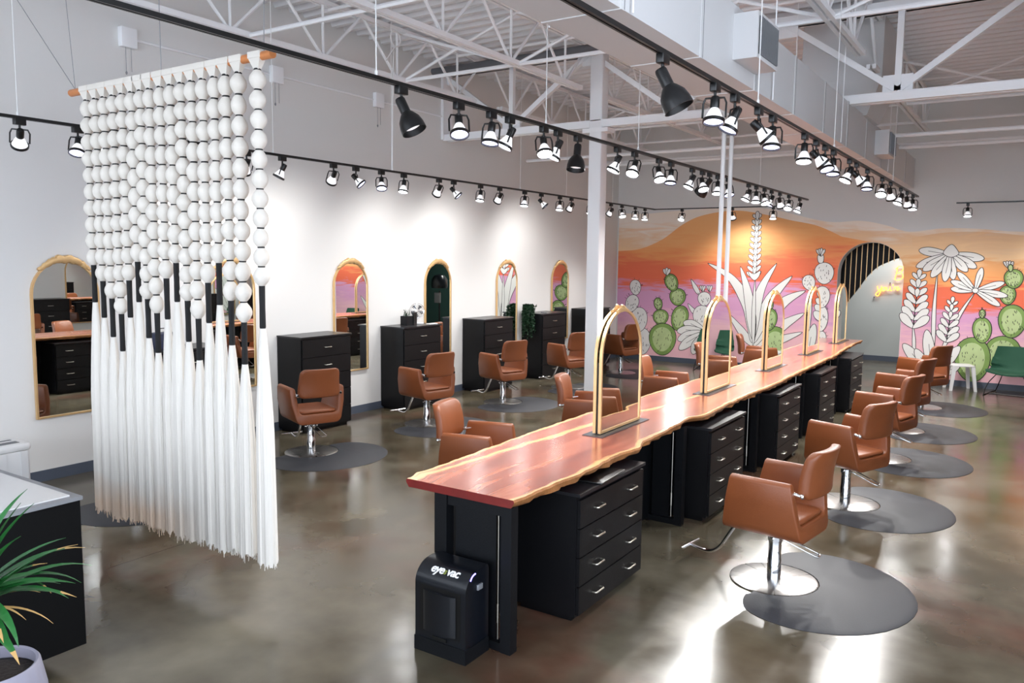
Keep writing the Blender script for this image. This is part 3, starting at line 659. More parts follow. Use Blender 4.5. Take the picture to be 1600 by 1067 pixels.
# ------------------------------------------------------------------ arched mirrors
def arch_path(w, z0, z1, n=18):
    r = w/2; zc = z1-r; return [(-r, z0)]+[(-r*math.cos(PI*k/n), zc+r*math.sin(PI*k/n)) for k in range(n+1)]+[(r, z0)]
def frame_mesh(q, w, z0, z1, fw, x0, x1, mi=0):      # frame in the local yz plane, thickness x0..x1
    n = 18; o = arch_path(w, z0, z1, n); i_ = arch_path(w-2*fw, z0+fw, z1-fw, n); N = len(o)
    vs = [(x0, y, z) for y, z in o]+[(x0, y, z) for y, z in i_]+[(x1, y, z) for y, z in o]+[(x1, y, z) for y, z in i_]
    fs = []
    for k in range(N):
        j = (k+1) % N
        fs += [(k, j, N+j, N+k), (2*N+k, 3*N+k, 3*N+j, 2*N+j), (k, 2*N+k, 2*N+j, j), (N+k, N+j, 3*N+j, 3*N+k)]
    q.add(vs, fs, mi)
def crest(q, w, z1, x, r_=.02, n=17, span=1.0, mi=0):
    rnd = random.Random(3); rr = w/2; zc = z1-rr
    for k in range(n):
        a = PI/2+(k/(n-1)-.5)*span*2; y = rr*math.cos(a); z = zc+rr*math.sin(a); s = r_*(1.25-.6*abs(k/(n-1)-.5)*2)*rnd.uniform(.8, 1.2)
        T = Matrix.Translation((x, y, z)) @ Matrix.Rotation(a-PI/2+rnd.uniform(-.6, .6), 4, 'X') @ Matrix.Diagonal((.6, 1.5, .75, 1))
        q.lathe([(.001, -s), (s*.7, -s*.7), (s, 0), (s*.7, s*.7), (.001, s)], 7, mi, T, cap=False)
def glass(q, w, z0, z1, x, mi=0):
    p = arch_path(w, z0, z1); q.add([(x, y, z) for y, z in p], [tuple(range(len(p)))], mi)
WM = [4.2, 6.17, 8.17, 10.14, 12.15, 14.1]
wl = ['tall gold arched wall mirror left of the hanging, nearest the camera', 'gold arched wall mirror partly hidden behind the hanging tassels', 'gold arched wall mirror right of first visible black wall cabinet, reflecting the mural', 'gold arched wall mirror behind the small fan, reflecting dark slats', 'gold arched wall mirror above the black cabinet left of the trailing plant', 'gold arched wall mirror farthest along the left wall, beside the column']
mroot = thing('wall_mirror', wl[0], 'mirror', (XL, WM[0], 0), 0, 'arched mirrors on the left wall')
q = MB(); frame_mesh(q, .67, .63, 2.19, .018, .002, .035); q.build('frame', 'gold', mroot)
q = MB(); crest(q, .68, 2.20, .036, .04, 19, .75); q.build('crest', 'gold', mroot)
q = MB(); glass(q, .655, .64, 2.18, .022); q.box((.003, -.3, .66), (.018, .3, 1.8), 1); q.build('glass', ['mirror', 'black'], mroot, smooth=False)
for y, l in zip(WM[1:], wl[1:]): dup(mroot, (XL, y, 0), 0, l)
for i, y in enumerate((6.17, 8.17, 10.14, 12.15, 14.1)):
    dup(mroot, (XR, y, 0), PI, ['gold arched mirror on right wall, nearest camera, seen in reflections', 'gold arched mirror on right wall, second from near end, seen in reflections', 'gold arched mirror on right wall, middle one, seen in reflections', 'gold arched mirror on right wall, second from mural, seen in reflections', 'gold arched mirror on right wall, nearest the mural, seen in reflections'][i], 'arched mirrors on the right wall')
TMY = [5.67, 7.98, 10.08, 12.13, 14.12]
tl = ['double sided gold arched mirror at near end of the live edge table', 'double sided gold arched mirror on table beside the white power poles', 'double sided gold arched mirror at the middle of the long table', 'double sided gold arched mirror, second from far end of the table', 'double sided gold arched mirror at far end of the table by the arch']
ZTOP = .93
troot = thing('table_mirror', tl[0], 'mirror', (-2.715, TMY[0], ZTOP), 0, 'arched mirrors on the table')
q = MB(); q.box((-.085, -.43, 0), (.085, .43, .006)); q.build('base_plate', 'plate', troot, smooth=False)
for sgn, nm in ((1, 'right_frame'), (-1, 'left_frame')):
    q = MB(); a, b = (.010, .034) if sgn > 0 else (-.034, -.010); frame_mesh(q, .72, .012, .94, .017, a, b); fr = q.build('frame', 'gold', troot)
    q = MB(); glass(q, .70, .02, .93, sgn*.026); q.box((sgn*.015-.004, -.335, .03), (sgn*.015+.004, .335, .58), 1); q.build('glass', ['mirror', 'black'], fr, smooth=False)
    q = MB(); crest(q, .72, .94, sgn*.022, .019, 11, .28); crest(q, .72, .955, sgn*.022, .02, 5, .1); q.build('crest', 'gold', fr)
q = MB(); q.box((-.008, -.352, .006), (.008, -.342, .55)); q.box((-.008, .342, .006), (.008, .352, .55)); q.build('core_strip', 'black', troot, smooth=False)
for y, l in zip(TMY[1:], tl[1:]): dup(troot, (-2.715, y, ZTOP), 0, l)
# ------------------------------------------------------------------ live-edge table
SL = [(-3.10,3.60),(-3.14,3.70),(-3.13,3.88),(-3.14,4.26),(-3.15,4.43),(-3.16,4.74),(-3.18,5.31),(-3.19,5.84),(-3.20,6.05),(-3.15,6.30),(-3.15,6.62),(-3.16,6.97),(-3.15,7.62),(-3.14,8.82),(-3.15,9.70),(-3.14,10.59),(-3.12,11.42),(-3.16,12.36),(-3.15,12.90),(-3.17,14.54),(-3.1,14.75)]
SR = [(-2.32,3.56),(-2.30,4.08),(-2.29,4.49),(-2.32,4.87),(-2.29,5.15),(-2.34,5.36),(-2.35,5.67),(-2.37,6.03),(-2.40,6.38),(-2.33,6.56),(-2.33,7.20),(-2.34,7.90),(-2.31,8.64),(-2.33,9.38),(-2.34,11.01),(-2.35,12.00),(-2.42,13.27),(-2.46,14.45),(-2.44,14.75)]
def interp(T, y):
    if y <= T[0][1]: return T[0][0]
    for a, b in zip(T, T[1:]):
        if a[1] <= y <= b[1]: k = (y-a[1])/(b[1]-a[1]); k = k*k*(3-2*k); return a[0]+(b[0]-a[0])*k
    return T[-1][0]
table = thing('salon_table', 'long live edge cedar table on black base down the room centre', 'table', (-2.72, 9.1, 0))
def slab():
    ny, nx = 320, 12; y0, y1 = 3.57, 14.72; rnd = random.Random(5)
    jl = [0]; jr = [0]
    for i in range(ny): jl.append(jl[-1]*.75+rnd.uniform(-.006, .006)); jr.append(jr[-1]*.75+rnd.uniform(-.006, .006))
    vs = []; uv = []; fs = []; mi = []
    thick = [.05+.005*math.sin(i*.21)+rnd.uniform(-.003, .003) for i in range(ny+1)]
    for i in range(ny+1):
        y = y0+(y1-y0)*i/ny; a = interp(SL, y)+jl[i]; b = interp(SR, y)+jr[i]; th = thick[i]
        inr = .022+.012*math.sin(i*.33)+.01*math.sin(i*.91)
        row = [(a+inr, ZTOP-th), (a+.004, ZTOP-th*.5), (a, ZTOP-.012)]+[(a+.008+(b-a-.016)*k/nx, ZTOP) for k in range(nx+1)]+[(b, ZTOP-.012), (b-.006, ZTOP-th*.5), (b-inr, ZTOP-th)]
        dy = -.10*(1-i/8)*0
        for x, z in row: vs.append((x+2.72, y-9.1, z)); uv.append(((x-a)/(b-a), y))
    m = nx+7
    for i in range(ny):
        for k in range(m-1):
            fs.append((i*m+k, i*m+k+1, (i+1)*m+k+1, (i+1)*m+k)); mi.append(1 if k < 3 or k >= m-4 else 0)
        fs.append((i*m, (i+1)*m, (i+1)*m+m-1, i*m+m-1)); mi.append(2)
    fs.append(tuple(range(m-1, -1, -1))); mi.append(2); fs.append(tuple(range(ny*m, (ny+1)*m))); mi.append(2)
    me = bpy.data.meshes.new('tabletop'); me.from_pydata(vs, [], fs)
    for k in ('cedar', 'bark', 'redend'): me.materials.append(MT[k])
    me.polygons.foreach_set('material_index', mi); me.polygons.foreach_set('use_smooth', [True]*len(fs)); me.set_sharp_from_angle(angle=math.radians(50))
    ul = me.uv_layers.new(name='UVMap'); 
    for l in me.loops: ul.data[l.index].uv = uv[l.vertex_index]
    me.update(); o = bpy.data.objects.new('tabletop', me); C.objects.link(o); o.parent = table
slab()
def tbl(name, boxes, m='blackp', child=None):
    q = MB()
    for a, b in boxes: q.box((a[0]+2.72, a[1]-9.1, a[2]), (b[0]+2.72, b[1]-9.1, b[2]))
    return q.build(name, m, child or table, smooth=False)
ZU = .862
for y in (3.62, 6.30, 8.42, 10.42, 12.45):
    near = y < 4
    x0, x1 = (-2.92, -2.37) if near else (-2.82, -2.40)
    tbl('leg', [((x1-.07, y, 0), (x1, y+.07, ZU))]); tbl('leg', [((x0, y, 0), (x0+.09, y+.07, ZU))])
    tbl('leg_rail', [((x0+.09, y+.01, .0), (x1-.07, y+.06, .05))]); tbl('leg_rail', [((x0+.09, y+.01, ZU-.06), (x1-.07, y+.06, ZU))])
    tbl('end_panel', [((x0+.13, y+.04, .05), (x1-.13, y+.06, ZU-.06))])
    q = MB(); q.cyl((x1-.105+2.72, y+.03-9.1, .06), (x1-.105+2.72, y+.03-9.1, ZU-.06), .004, 8); q.cyl((x1-.105+2.72, y+.03-9.1, .16), (x1-.105+2.72, y+.03-9.1, .27), .008, 8); q.build('cable_rod', 'nickel', table)
tbl('spine_panel', [((-2.76, 3.75, .02), (-2.71, 14.4, ZU-.002))])
# drawer cabinets
def handle_mb(q, cx, cy, cz, L=.11):      # pull on a +x face at (cx,cy,cz), bar along y
    q.tube([(cx, cy-L/2, cz), (cx+.022, cy-L/2, cz), (cx+.03, cy-L/2+.008, cz), (cx+.03, cy+L/2-.008, cz), (cx+.022, cy+L/2, cz), (cx, cy+L/2, cz)], .0055, 8)
def cabinet(name, label, depth, width, height, nh, group, loc, rz, nd=4, top='cabtop'):
    t = thing(name, label, 'cabinet', loc, rz, group)     # origin at the floor, back centre; front faces local +x
    q = MB(); q.box((0, -width/2, .04), (depth-.022, width/2, height-.02)); q.box((.03, -width/2+.03, 0), (depth-.06, width/2-.03, .04)); q.build('body', 'cab', t, smooth=False)
    q = MB(); q.box((-.0, -width/2-.008, height-.02), (depth+.006, width/2+.008, height)); q.build('top', top, t, smooth=False)
    h = (height-.09)/nd
    for k in range(nd):
        z0 = .05+k*h; q = MB(); q.box((depth-.021, -width/2+.012, z0+.004), (depth, width/2-.012, z0+h-.004)); d = q.build('drawer', 'cab', t, smooth=False)
        for hy in ((0,) if nh == 1 else (-width*.24, width*.27)):
            q = MB(); handle_mb(q, depth, hy, z0+h*.52); q.build('handle', 'nickel', d)
    return t
TY = [4.18, 6.52, 8.66, 10.62, 12.64]
lr = ['black drawer cabinet under near end of table, beside the vacuum', 'black drawer cabinet under table, just behind the nearest tan chair', 'black drawer cabinet under middle of table, third from the vacuum', 'black drawer cabinet under table, second from its far end', 'black drawer cabinet under far end of table, beside grey corridor']
c0 = None
for i, y in enumerate(TY):
    loc = (-2.705, y+.475, 0)
    if c0 is None: c0 = cabinet('drawer_cabinet', lr[0], .465, .95, .83, 2, 'cabinets on the right side of the table', loc, 0)
    else: dup(c0, loc, 0, lr[i])
ll = ['black drawer cabinet on far side of table, near end, seen in nearest wall mirror', 'black drawer cabinet on far side of table, second from near end, seen in mirrors', 'black drawer cabinet on far side of table, middle one, seen in mirrors', 'black drawer cabinet on far side of table, fourth from near end', 'black drawer cabinet on far side of table, at the far end']
for i, y in enumerate(TY): dup(c0, (-2.765, y+.475, 0), PI, ll[i], 'cabinets on the left side of the table')
WY = [4.88, 6.85, 8.79, 10.82, 12.69, 14.62]
lw = ['black wall cabinet behind the hanging tassels', 'black wall cabinet behind the tan chair nearest the hanging', 'black wall cabinet holding the small fan and black planter', 'black wall cabinet with bare top, between fan cabinet and trailing plant', 'black wall cabinet with trailing plant over its corner', 'black wall cabinet partly hidden behind the white column']
wc = cabinet('wall_cabinet', lw[0], .46, .86, 1.24, 1, 'black cabinets on the left wall', (XL+.012, WY[0]+.43, 0), 0, 5)
for y, l in zip(WY[1:], lw[1:]): dup(wc, (XL+.012, y+.43, 0), 0, l)
for i, y in enumerate((6.85, 8.79, 10.82, 12.69, 14.62)):
    dup(wc, (XR-.012, y+.43, 0), PI, ['black cabinet on right wall, nearest camera, seen in reflections', 'black cabinet on right wall, second from near end, seen in reflections', 'black cabinet on right wall, middle one, seen in reflections', 'black cabinet on right wall, second from mural, seen in reflections', 'black cabinet on right wall, nearest the mural, seen in reflections'][i], 'black cabinets on the right wall')
# ------------------------------------------------------------------ salon chair
def chair(label, loc, rz, group):
    t = thing('salon_chair', label, 'chair', loc, rz, group)       # faces local +y, origin under the column
    # U-shaped shell: rounded cross-section in xz swept along y
    out = []
    def arc(cx, cz, r, a0, a1, n=6): return [(cx+r*math.cos(math.radians(a0+(a1-a0)*k/n)), cz+r*math.sin(math.radians(a0+(a1-a0)*k/n))) for k in range(n+1)]
    prof = arc(.285, .765, .032, 0, 180)                    # right arm top roll
    prof = prof[:7]+[(.245, .70)]+arc(.175, .545, .05, 0, -90, 4)
    prof += [(-x, z) for x, z in reversed(arc(.175, .545, .05, 0, -90, 4))]+[(-.245, .70)]
    prof += arc(-.285, .765, .032, 0, 180)
    prof += [(-.308, .62)]+arc(-.185, .465, .085, 185, 270, 5)+arc(.185, .465, .085, 270, 355, 5)+[(.308, .62)]
    n = len(prof); zlo, zhi = .38, .797; vs = []; fs = []
    lev = [(0, .012), (.006, .004), (.02, 0), (.5, 0), (.98, 0), (.994, .004), (1, .012)]
    cxm = 0
    for k, ins in lev:
        for i, (x, z) in enumerate(prof):
            h = (z-zlo)/(zhi-zlo); h = max(0, min(1, h)); yr = -.21-.07*(1-h); yf = .215+.08*(1-h)
            a = Vector(prof[(i+1) % n])-Vector(prof[i-1]); nn = Vector((a.y, -a.x)).normalized()
            vs.append((x-nn.x*ins*1.0, yr+(yf-yr)*k, z-nn.y*ins*1.0))
    m = len(lev)
    for l in range(m-1):
        for i in range(n): j = (i+1) % n; fs.append((l*n+i, (l+1)*n+i, (l+1)*n+j, l*n+j))
    tr = tessellate_polygon([[Vector((x, z, 0)) for x, z in prof]])
    fs += [tuple(x) for x in tr]+[tuple(i+(m-1)*n for i in reversed(x)) for x in tr]
    q = MB(); q.add(vs, fs); q.build('arm_shell', 'leather', t, ang=55)
    q = MB(); q.prism(rrect(-.215, -.25, .215, .275, .05), .495, .532, 0, None, .022); q.build('seat_cushion', 'leather', t, ang=60)
    # backrest
    q = MB(); P = rrect(-.245, 0, .245, .325, .06, 6); n = len(P); vs = []; fs = []
    P2 = []
    for i in range(n):      # subdivide long edges for the bend
        a, b = P[i], P[(i+1) % n]; P2.append(a); L = math.hypot(a[0]-b[0], a[1]-b[1])
        for k in range(1, int(L/.06)): f = k/int(L/.06); P2.append((a[0]+(b[0]-a[0])*f, a[1]+(b[1]-a[1])*f))
    n = len(P2); lev = [(-.034, .022), (-.030, .006), (-.018, 0), (.018, 0), (.030, .006), (.034, .022)]
    def bend(x, y, z): return (x*(1-.10*z/.345), y-.305+.75*x*x-.17*z+.02*math.sin(z/.345*PI), z+.685)
    for yy, ins in lev:
        for x, z in P2:
            d = max(abs(x)/.255, abs(z-.1725)/.1725); s_ = 1-ins/.2; vs.append(bend(x*s_, yy, .1625+(z-.1625)*s_))
    for l in range(len(lev)-1):
        for i in range(n): j = (i+1) % n; fs.append((l*n+i, l*n+j, (l+1)*n+j, (l+1)*n+i))
    for l, yy in ((0, -.036), (len(lev)-1, .036)):      # domed faces built as a coarse grid fan
        o = len(vs); 
        for s_ in (.6, .25):
            for x, z in P2: vs.append(bend(x*s_, yy*1.06, .1625+(z-.1625)*s_))
        base = l*n
        for a, b in ((base, o), (o, o+n)):
            for i in range(n): j = (i+1) % n; fs.append((a+i, a+j, b+j, b+i) if l else (a+j, a+i, b+i, b+j))
        fs.append(tuple(range(o+n, o+2*n)) if l else tuple(reversed(range(o+n, o+2*n))))
    q.add(vs, fs); q.build('backrest', 'leather', t, ang=60)
    for s in (1, -1):
        q = MB(); q.cyl((s*.262, -.17, .735), (s*.25, -.275, .715), .013, 10); q.lathe([(.018, 0), (.02, .01), (.012, .02)], 10, 0, Matrix.Translation((s*.25, -.262, .717)) @ Matrix.Rotation(PI/2, 4, 'X')); q.build('bracket', 'chrome', t)
    q = MB(); q.lathe([(.288, 0), (.30, .003), (.30, .010), (.29, .014), (.05, .017)], 56); q.build('base_plate', 'disc', t)
    q = MB(); q.lathe([(.047, .015), (.047, .16), (.044, .165), (.044, .29), (.05, .292), (.05, .33), (.02, .335), (.02, .38)], 28); q.build('column', 'chrome', t)
    q = MB(); q.box((-.09, -.12, .368), (.09, .12, .379)); q.cyl((0, 0, .335), (0, 0, .368), .03, 12); q.build('seat_mount', 'black', t)
    q = MB(); a = math.radians(-62); T = Matrix.Rotation(a, 4, 'Z')
    q.tube([(-.03, -.04, .325), (-.04, -.28, .245), (-.03, -.30, .238), (.03, -.30, .238), (.04, -.28, .245), (.03, -.04, .325)], .006, 8, T=Matrix.Rotation(math.radians(8), 4, 'Z')); q.cyl((-.075, 0, .315), (.075, 0, .315), .012, 8); q.build('pump_lever', 'chrome', t)
    q = MB(); P = catmull([(0, .16, .38), (0, .26, .38), (0, .34, .27), (0, .42, .14), (0, .50, .085), (0, .60, .085), (0, .665, .10)], 5); q.tube(P, .0135, 10); q.cyl((-.13, .665, .10), (.13, .665, .10), .012, 10); q.build('footrest', 'chrome', t)
    return t
rad = math.radians
def fz(h): return rad(h-90)
ch0 = chair('tan salon chair nearest the camera, right of the table', (-1.43, 5.60, .0), fz(172), 'chairs on the right side of the table')
cr = [(-1.38, 7.84, 158, 'tan salon chair right of table, second from the camera'), (-1.37, 9.93, 165, 'tan salon chair right of table, middle of the row'), (-1.43, 11.78, 162, 'tan salon chair right of table, second from the mural'), (-1.41, 13.90, 150, 'tan salon chair right of table, nearest the mural and white stool')]
for x, y, h, l in cr: dup(ch0, (x, y, 0), fz(h), l, 'chairs on the right side of the table')
for x, y, h, l in ((-3.95, 5.50, 14, 'tan salon chair left of table at its near end'), (-3.95, 7.55, 18, 'tan salon chair left of table, beside nearest table mirror'), (-3.93, 9.62, 8, 'tan salon chair left of table, between first two table mirrors'), (-3.95, 11.75, 12, 'tan salon chair left of table, hidden behind second table mirror'), (-3.9, 13.6, 15, 'tan salon chair left of table, in front of the green chair')):
    dup(ch0, (x, y, 0), fz(h), l, 'chairs on the left side of the table')
for x, y, h, l in ((-6.92, 4.15, 160, 'tan salon chair hidden behind the hanging, by first wall mirror'), (-6.90, 6.29, 158, 'tan salon chair just right of hanging, on grey mat'), (-6.84, 8.31, 168, 'tan salon chair in front of the fan cabinet'), (-6.93, 10.30, 163, 'tan salon chair in front of the bare topped wall cabinet'), (-6.83, 12.22, 160, 'tan salon chair left of column, by trailing plant cabinet'), (-6.93, 14.40, 160, 'tan salon chair behind column at far end of left wall')):
    dup(ch0, (x, y, 0), fz(h), l, 'chairs along the left wall')
for i, (y, h) in enumerate(((6.3, 15), (8.3, 12), (10.3, 20), (12.3, 8), (14.45, 14))):
    dup(ch0, (1.5, y, 0), fz(h), ['tan chair by right wall, nearest camera, seen in reflections', 'tan chair by right wall, second from near end, seen in reflections', 'tan chair by right wall, middle one, seen in reflections', 'tan chair by right wall, second from mural, seen in reflections', 'tan chair by right wall nearest mural, seen in reflections'][i], 'chairs along the right wall')
# rubber mats: flat oval with one straight side and a round cut-out for the chair base
def mat_mesh():
    H = [(-.10, -.36), (-.09, -.47), (-.03, -.60), (.12, -.69), (.35, -.71), (.63, -.60), (.84, -.34), (.92, 0), (.84, .34), (.63, .60), (.35, .71), (.12, .69), (-.03, .60), (-.09, .47), (-.10, .36)]
    cut = [(.308*math.cos(t), .308*math.sin(t)) for t in [math.radians(v) for v in range(102, -103, -12)]]
    return catmull(H, 3)+cut
def floor_mat(label, loc, rz, group, root=[None]):
    if root[0] is None:
        P = mat_mesh(); q = MB(); n = len(P)
        tr = tessellate_polygon([[Vector((x, y, 0)) for x, y in P]])
        cx = .35; Pi = [(cx+(x-cx)*.93 if k < 43 else x, y*.93 if k < 43 else y) for k, (x, y) in enumerate(P)]
        q.add([(x, y, .0) for x, y in P]+[(x, y, .003) for x, y in P]+[(x, y, .012) for x, y in Pi], [(i, (i+1) % n, n+(i+1) % n, n+i) for i in range(n)]+[(n+i, n+(i+1) % n, 2*n+(i+1) % n, 2*n+i) for i in range(n)]+[tuple(i+2*n for i in t) for t in tr]+[tuple(reversed(t)) for t in tr])
        o = q.build('floor_mat', 'matr', ang=25); root[0] = o
    else: o = root[0].copy(); C.objects.link(o)
    o.location = loc; o.rotation_euler = (0, 0, rz); tag(o, label, 'mat', group); return o
for (x, y, w_) in ((-1.43, 5.60, 'under the chair nearest the camera'), (-1.38, 7.84, 'under second chair right of table'), (-1.37, 9.93, 'under the middle chair right of table'), (-1.43, 11.78, 'right of table, second from the mural'), (-1.41, 13.9, 'right of table, nearest the mural')):
    floor_mat('dark grey rounded rubber mat '+w_, (x, y, 0), rad(2), 'mats on the right side')
for (x, y, w_) in ((-6.92, 4.15, 'showing below the hanging tassels'), (-6.90, 6.29, 'just right of the hanging'), (-6.84, 8.31, 'in front of the fan cabinet'), (-6.93, 10.30, 'in front of the bare topped cabinet'), (-6.83, 12.22, 'left of the column, by trailing plant'), (-6.93, 14.40, 'at far end of the left wall')):
    floor_mat('dark grey rounded rubber mat '+w_, (x, y, 0), rad(-3), 'mats along the left wall')
for y, w_ in ((8.3, 'nearest camera'), (10.3, 'second from near end'), (12.3, 'third from near end'), (14.45, 'nearest the mural')):
    floor_mat('dark grey rubber mat by right wall, %s, seen in reflections' % w_, (1.5, y, 0), PI, 'mats along the right wall')
# ------------------------------------------------------------------ hanging of wrapped balls and tassels
YH = 3.3; ZR = HC+.3645*YH
hang = thing('macrame_hanging', 'cream room divider of wrapped balls and tassels on copper rod', 'wall hanging', (0, 0, 0))
q = MB(); q.cyl((-6.16, YH, ZR), (-3.90, YH, ZR), .026, 20); q.build('copper_rod', 'copper', hang)
for e in ((-6.10, -6.32, 0), (-6.10, -7.28, 0), (-5.02, -5.02, 0), (-3.98, -3.98, .05)):
    q = MB(); q.cyl((e[0], YH, ZR+.02), (e[1], YH+e[2], 4.62 if e[1] < -7 else ZC), .0025, 6); q.build('hanging_wire', 'trim', hang)
SX = [135, 148.6, 161.8, 176, 190.3, 205, 218.8, 233, 249.7, 266, 282.5, 299, 316, 334, 352, 372, 402]
SB = [414, 439, 466, 490, 438, 409, 467, 489, 435, 411, 470, 498, 442, 411, 470, 504, 447]
ST = [472, 496, 526, 548, 496, 472, 528, 551, 499, 472, 534, 563, 505, 477, 540, 570, 514]
for i in range(17):
    rnd = random.Random(100+i)
    pt = at_y(SX[i], 150-.17*(SX[i]-112), YH); x = pt.x; zt = ZR-.075
    cb = (SX[i]+(143-135+8*i/16)) ; zb = at_y(cb, SB[i], YH).z; zs = at_y(cb+2, ST[i], YH).z
    nb = round((zt-zb)/.1245); hh = (zt-zb)/nb
    if i == 0: tie0 = []
    ties = []
    q = MB(); q.prism([(x-.057, -.028), (x-.057, .028), (x+.057, .028), (x+.057, -.028)], ZR-.012, ZR+.03, 0, Matrix.Translation((0, YH, 0)), .006)
    q.add([(x-.057, YH-.028, ZR), (x+.057, YH-.028, ZR), (x+.02, YH-.012, zt), (x-.02, YH-.012, zt), (x-.057, YH+.028, ZR), (x+.057, YH+.028, ZR), (x+.02, YH+.012, zt), (x-.02, YH+.012, zt)], [(0, 3, 2, 1), (4, 5, 6, 7), (0, 4, 7, 3), (1, 2, 6, 5)])
    
    for b in range(nb):
        z1 = zt-b*hh; z0 = z1-hh; s = rnd.uniform(.94, 1.05); ox = rnd.uniform(-.003, .003)
        pr = [(.017, 0), (.026, .07), (.040, .2), (.049*s, .38), (.0505*s, .52), (.046*s, .68), (.034, .84), (.022, .95), (.017, 1)]
        q.lathe([(r, f*hh) for r, f in pr], 18, 0, Matrix.Translation((x+ox, YH, z0)), cap=False)
        ties.append(z1)
    st = q.build('ball_strand', 'cotton', hang, ang=80)
    for z1 in ties:
        if not tie0: bq = MB(); bq.lathe([(.018, -.007), (.0225, -.003), (.0225, .003), (.018, .007)], 14, cap=False); tb = bq.build('black_tie', 'blackcord', st); tie0.append(tb)
        else: tb = tie0[0].copy(); C.objects.link(tb); tb.parent = st
        tb.location = (x, YH, z1)
    q = MB(); q.lathe([(.017, 0), (.0195, .01), (.018, (zb-zs)*.5), (.0195, zb-zs)], 14, 0, Matrix.Translation((x, YH, zs))); q.build('black_sleeve', 'blackcord', st)
    # tassel: loose fibres, ragged hem
    hem = HC-.592*YH+rnd.uniform(-.02, .02)+(.0 if i < 16 else -.02); na, nl = 60, 16; L = zs-hem; vs = []; fs = []
    ph = [rnd.uniform(0, 6.28) for _ in range(4)]; rag = [rnd.uniform(-.035, .02) for _ in range(na)]; fib = [rnd.uniform(.93, 1.04) for _ in range(na)]
    for l in range(nl+1):
        f = l/nl; R = .021+.035*min(1, f*2.4)**.75+.014*f
        for k in range(na):
            a = 2*PI*k/na; rr = R*(1+(.05*math.sin(4*a+ph[0]+f*1.0)+.03*math.sin(7*a+ph[1]-f*1.5))*min(1, f*4))*(1+(fib[k]-1)*min(1, f*5+.15))
            vs.append((x+rr*math.cos(a)*1.05, YH+rr*math.sin(a)*.8, zs-f*L+(rag[k] if l == nl else 0)))
    for l in range(nl):
        for k in range(na): j = (k+1) % na; fs.append((l*na+k, (l+1)*na+k, (l+1)*na+j, l*na+j))
    fs.append(tuple(range(na)))
    q = MB(); q.add(vs, fs)
    for k in range(26):
        a = rnd.uniform(0, 2*PI); R = .056*rnd.uniform(.7, 1.05); px_, py_ = x+R*math.cos(a), YH+.8*R*math.sin(a); q.cyl((px_, py_, hem+.10), (px_+rnd.uniform(-.012, .012), py_+rnd.uniform(-.01, .01), hem-rnd.uniform(.0, .055)), .0025, 5)
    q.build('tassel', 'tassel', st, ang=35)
# ------------------------------------------------------------------ vacuum station
t = thing('floor_vacuum', 'black stationary floor vacuum against near end of the table', 'vacuum', (-2.695, 3.52, 0))
wv, dv, hv = .36, .24, .53
prof = [(-.13, .02), (-.13, hv-.13)]+[(-.13+.13*(1-math.cos(a)), hv-.13+.115*math.sin(a)) for a in [math.radians(v) for v in range(10, 91, 10)]]+[(.08, hv-.012), (.09, hv-.03), (.09, .02)]
q = MB(); T = Matrix(((0, 0, 1, 0), (1, 0, 0, 0), (0, 1, 0, 0), (0, 0, 0, 1)))
q.prism(prof, -wv/2, wv/2, 0, T); q.build('housing', 'navy', t, ang=35)
q = MB(); q.box((-wv/2-.004, -.136, 0), (wv/2+.004, .092, .085)); q.build('intake_base', 'blackp', t, smooth=False)
q = MB(); q.box((-.05, -.138, .095), (.05, -.131, .115)); q.build('latch', 'black', t, smooth=False)
q = MB(); q.box((-.145, -.1315, .125), (.145, -.1295, .40)); q.build('window_surround', 'black', t, smooth=False)
q = MB(); pts = [(.115*math.sin(math.radians(a)), -.132-.022*math.cos(math.radians(a*.9))) for a in range(-90, 91, 15)]; q.prism(pts, .14, .375); q.build('dust_bin', 'navy', t, ang=50)
def text(body, name, m, parent, loc, rot, size, ext=.001):
    c = bpy.data.curves.new(name, 'FONT'); c.body = body; c.size = size; c.extrude = ext; c.align_x = 'CENTER'; c.resolution_u = 4; c.shear = .15; c.offset = .0016; c.space_character = .9
    tmp = bpy.data.objects.new('tmp', c); C.objects.link(tmp); dg = bpy.context.evaluated_depsgraph_get(); me = bpy.data.meshes.new_from_object(tmp.evaluated_get(dg)); bpy.data.objects.remove(tmp)
    me.materials.clear(); me.materials.append(MT[m]); o = bpy.data.objects.new(name, me); C.objects.link(o); o.parent = parent; o.location = loc; o.rotation_euler = rot; return o
la = (rad(42), 0, 0)
text('eye', 'lettering', 'lettering', t, (-.047, -.102, .476), la, .072); text('vac', 'lettering', 'lettering', t, (.062, -.102, .476), la, .072); text('s', 'lettering', 'letterg', t, (.009, -.102, .478), la, .05)
q = MB(); q.tube([(.181, -.09+.05*(1-math.cos(a)), .455+.045*math.sin(a)) for a in [math.radians(v) for v in range(20, 100, 10)]], .004, 6); q.build('indicator_light', 'bluelight', t)
q = MB(); q.rbox((.18, -.03, .40), (.192, .02, .43), .004); q.build('switch', 'trim', t)
# slim black laptop/tray poking out over the first cabinet
q = MB(); q.rbox((-.15, -.2, 0), (.15, .2, .014), .01); o = q.build('tablet_tray', ['black']); o.location = (-2.38, 4.62, .831); o.rotation_euler = (0, 0, rad(4)); tag(o, 'slim black tray on first cabinet, tucked under slab edge', 'tray')
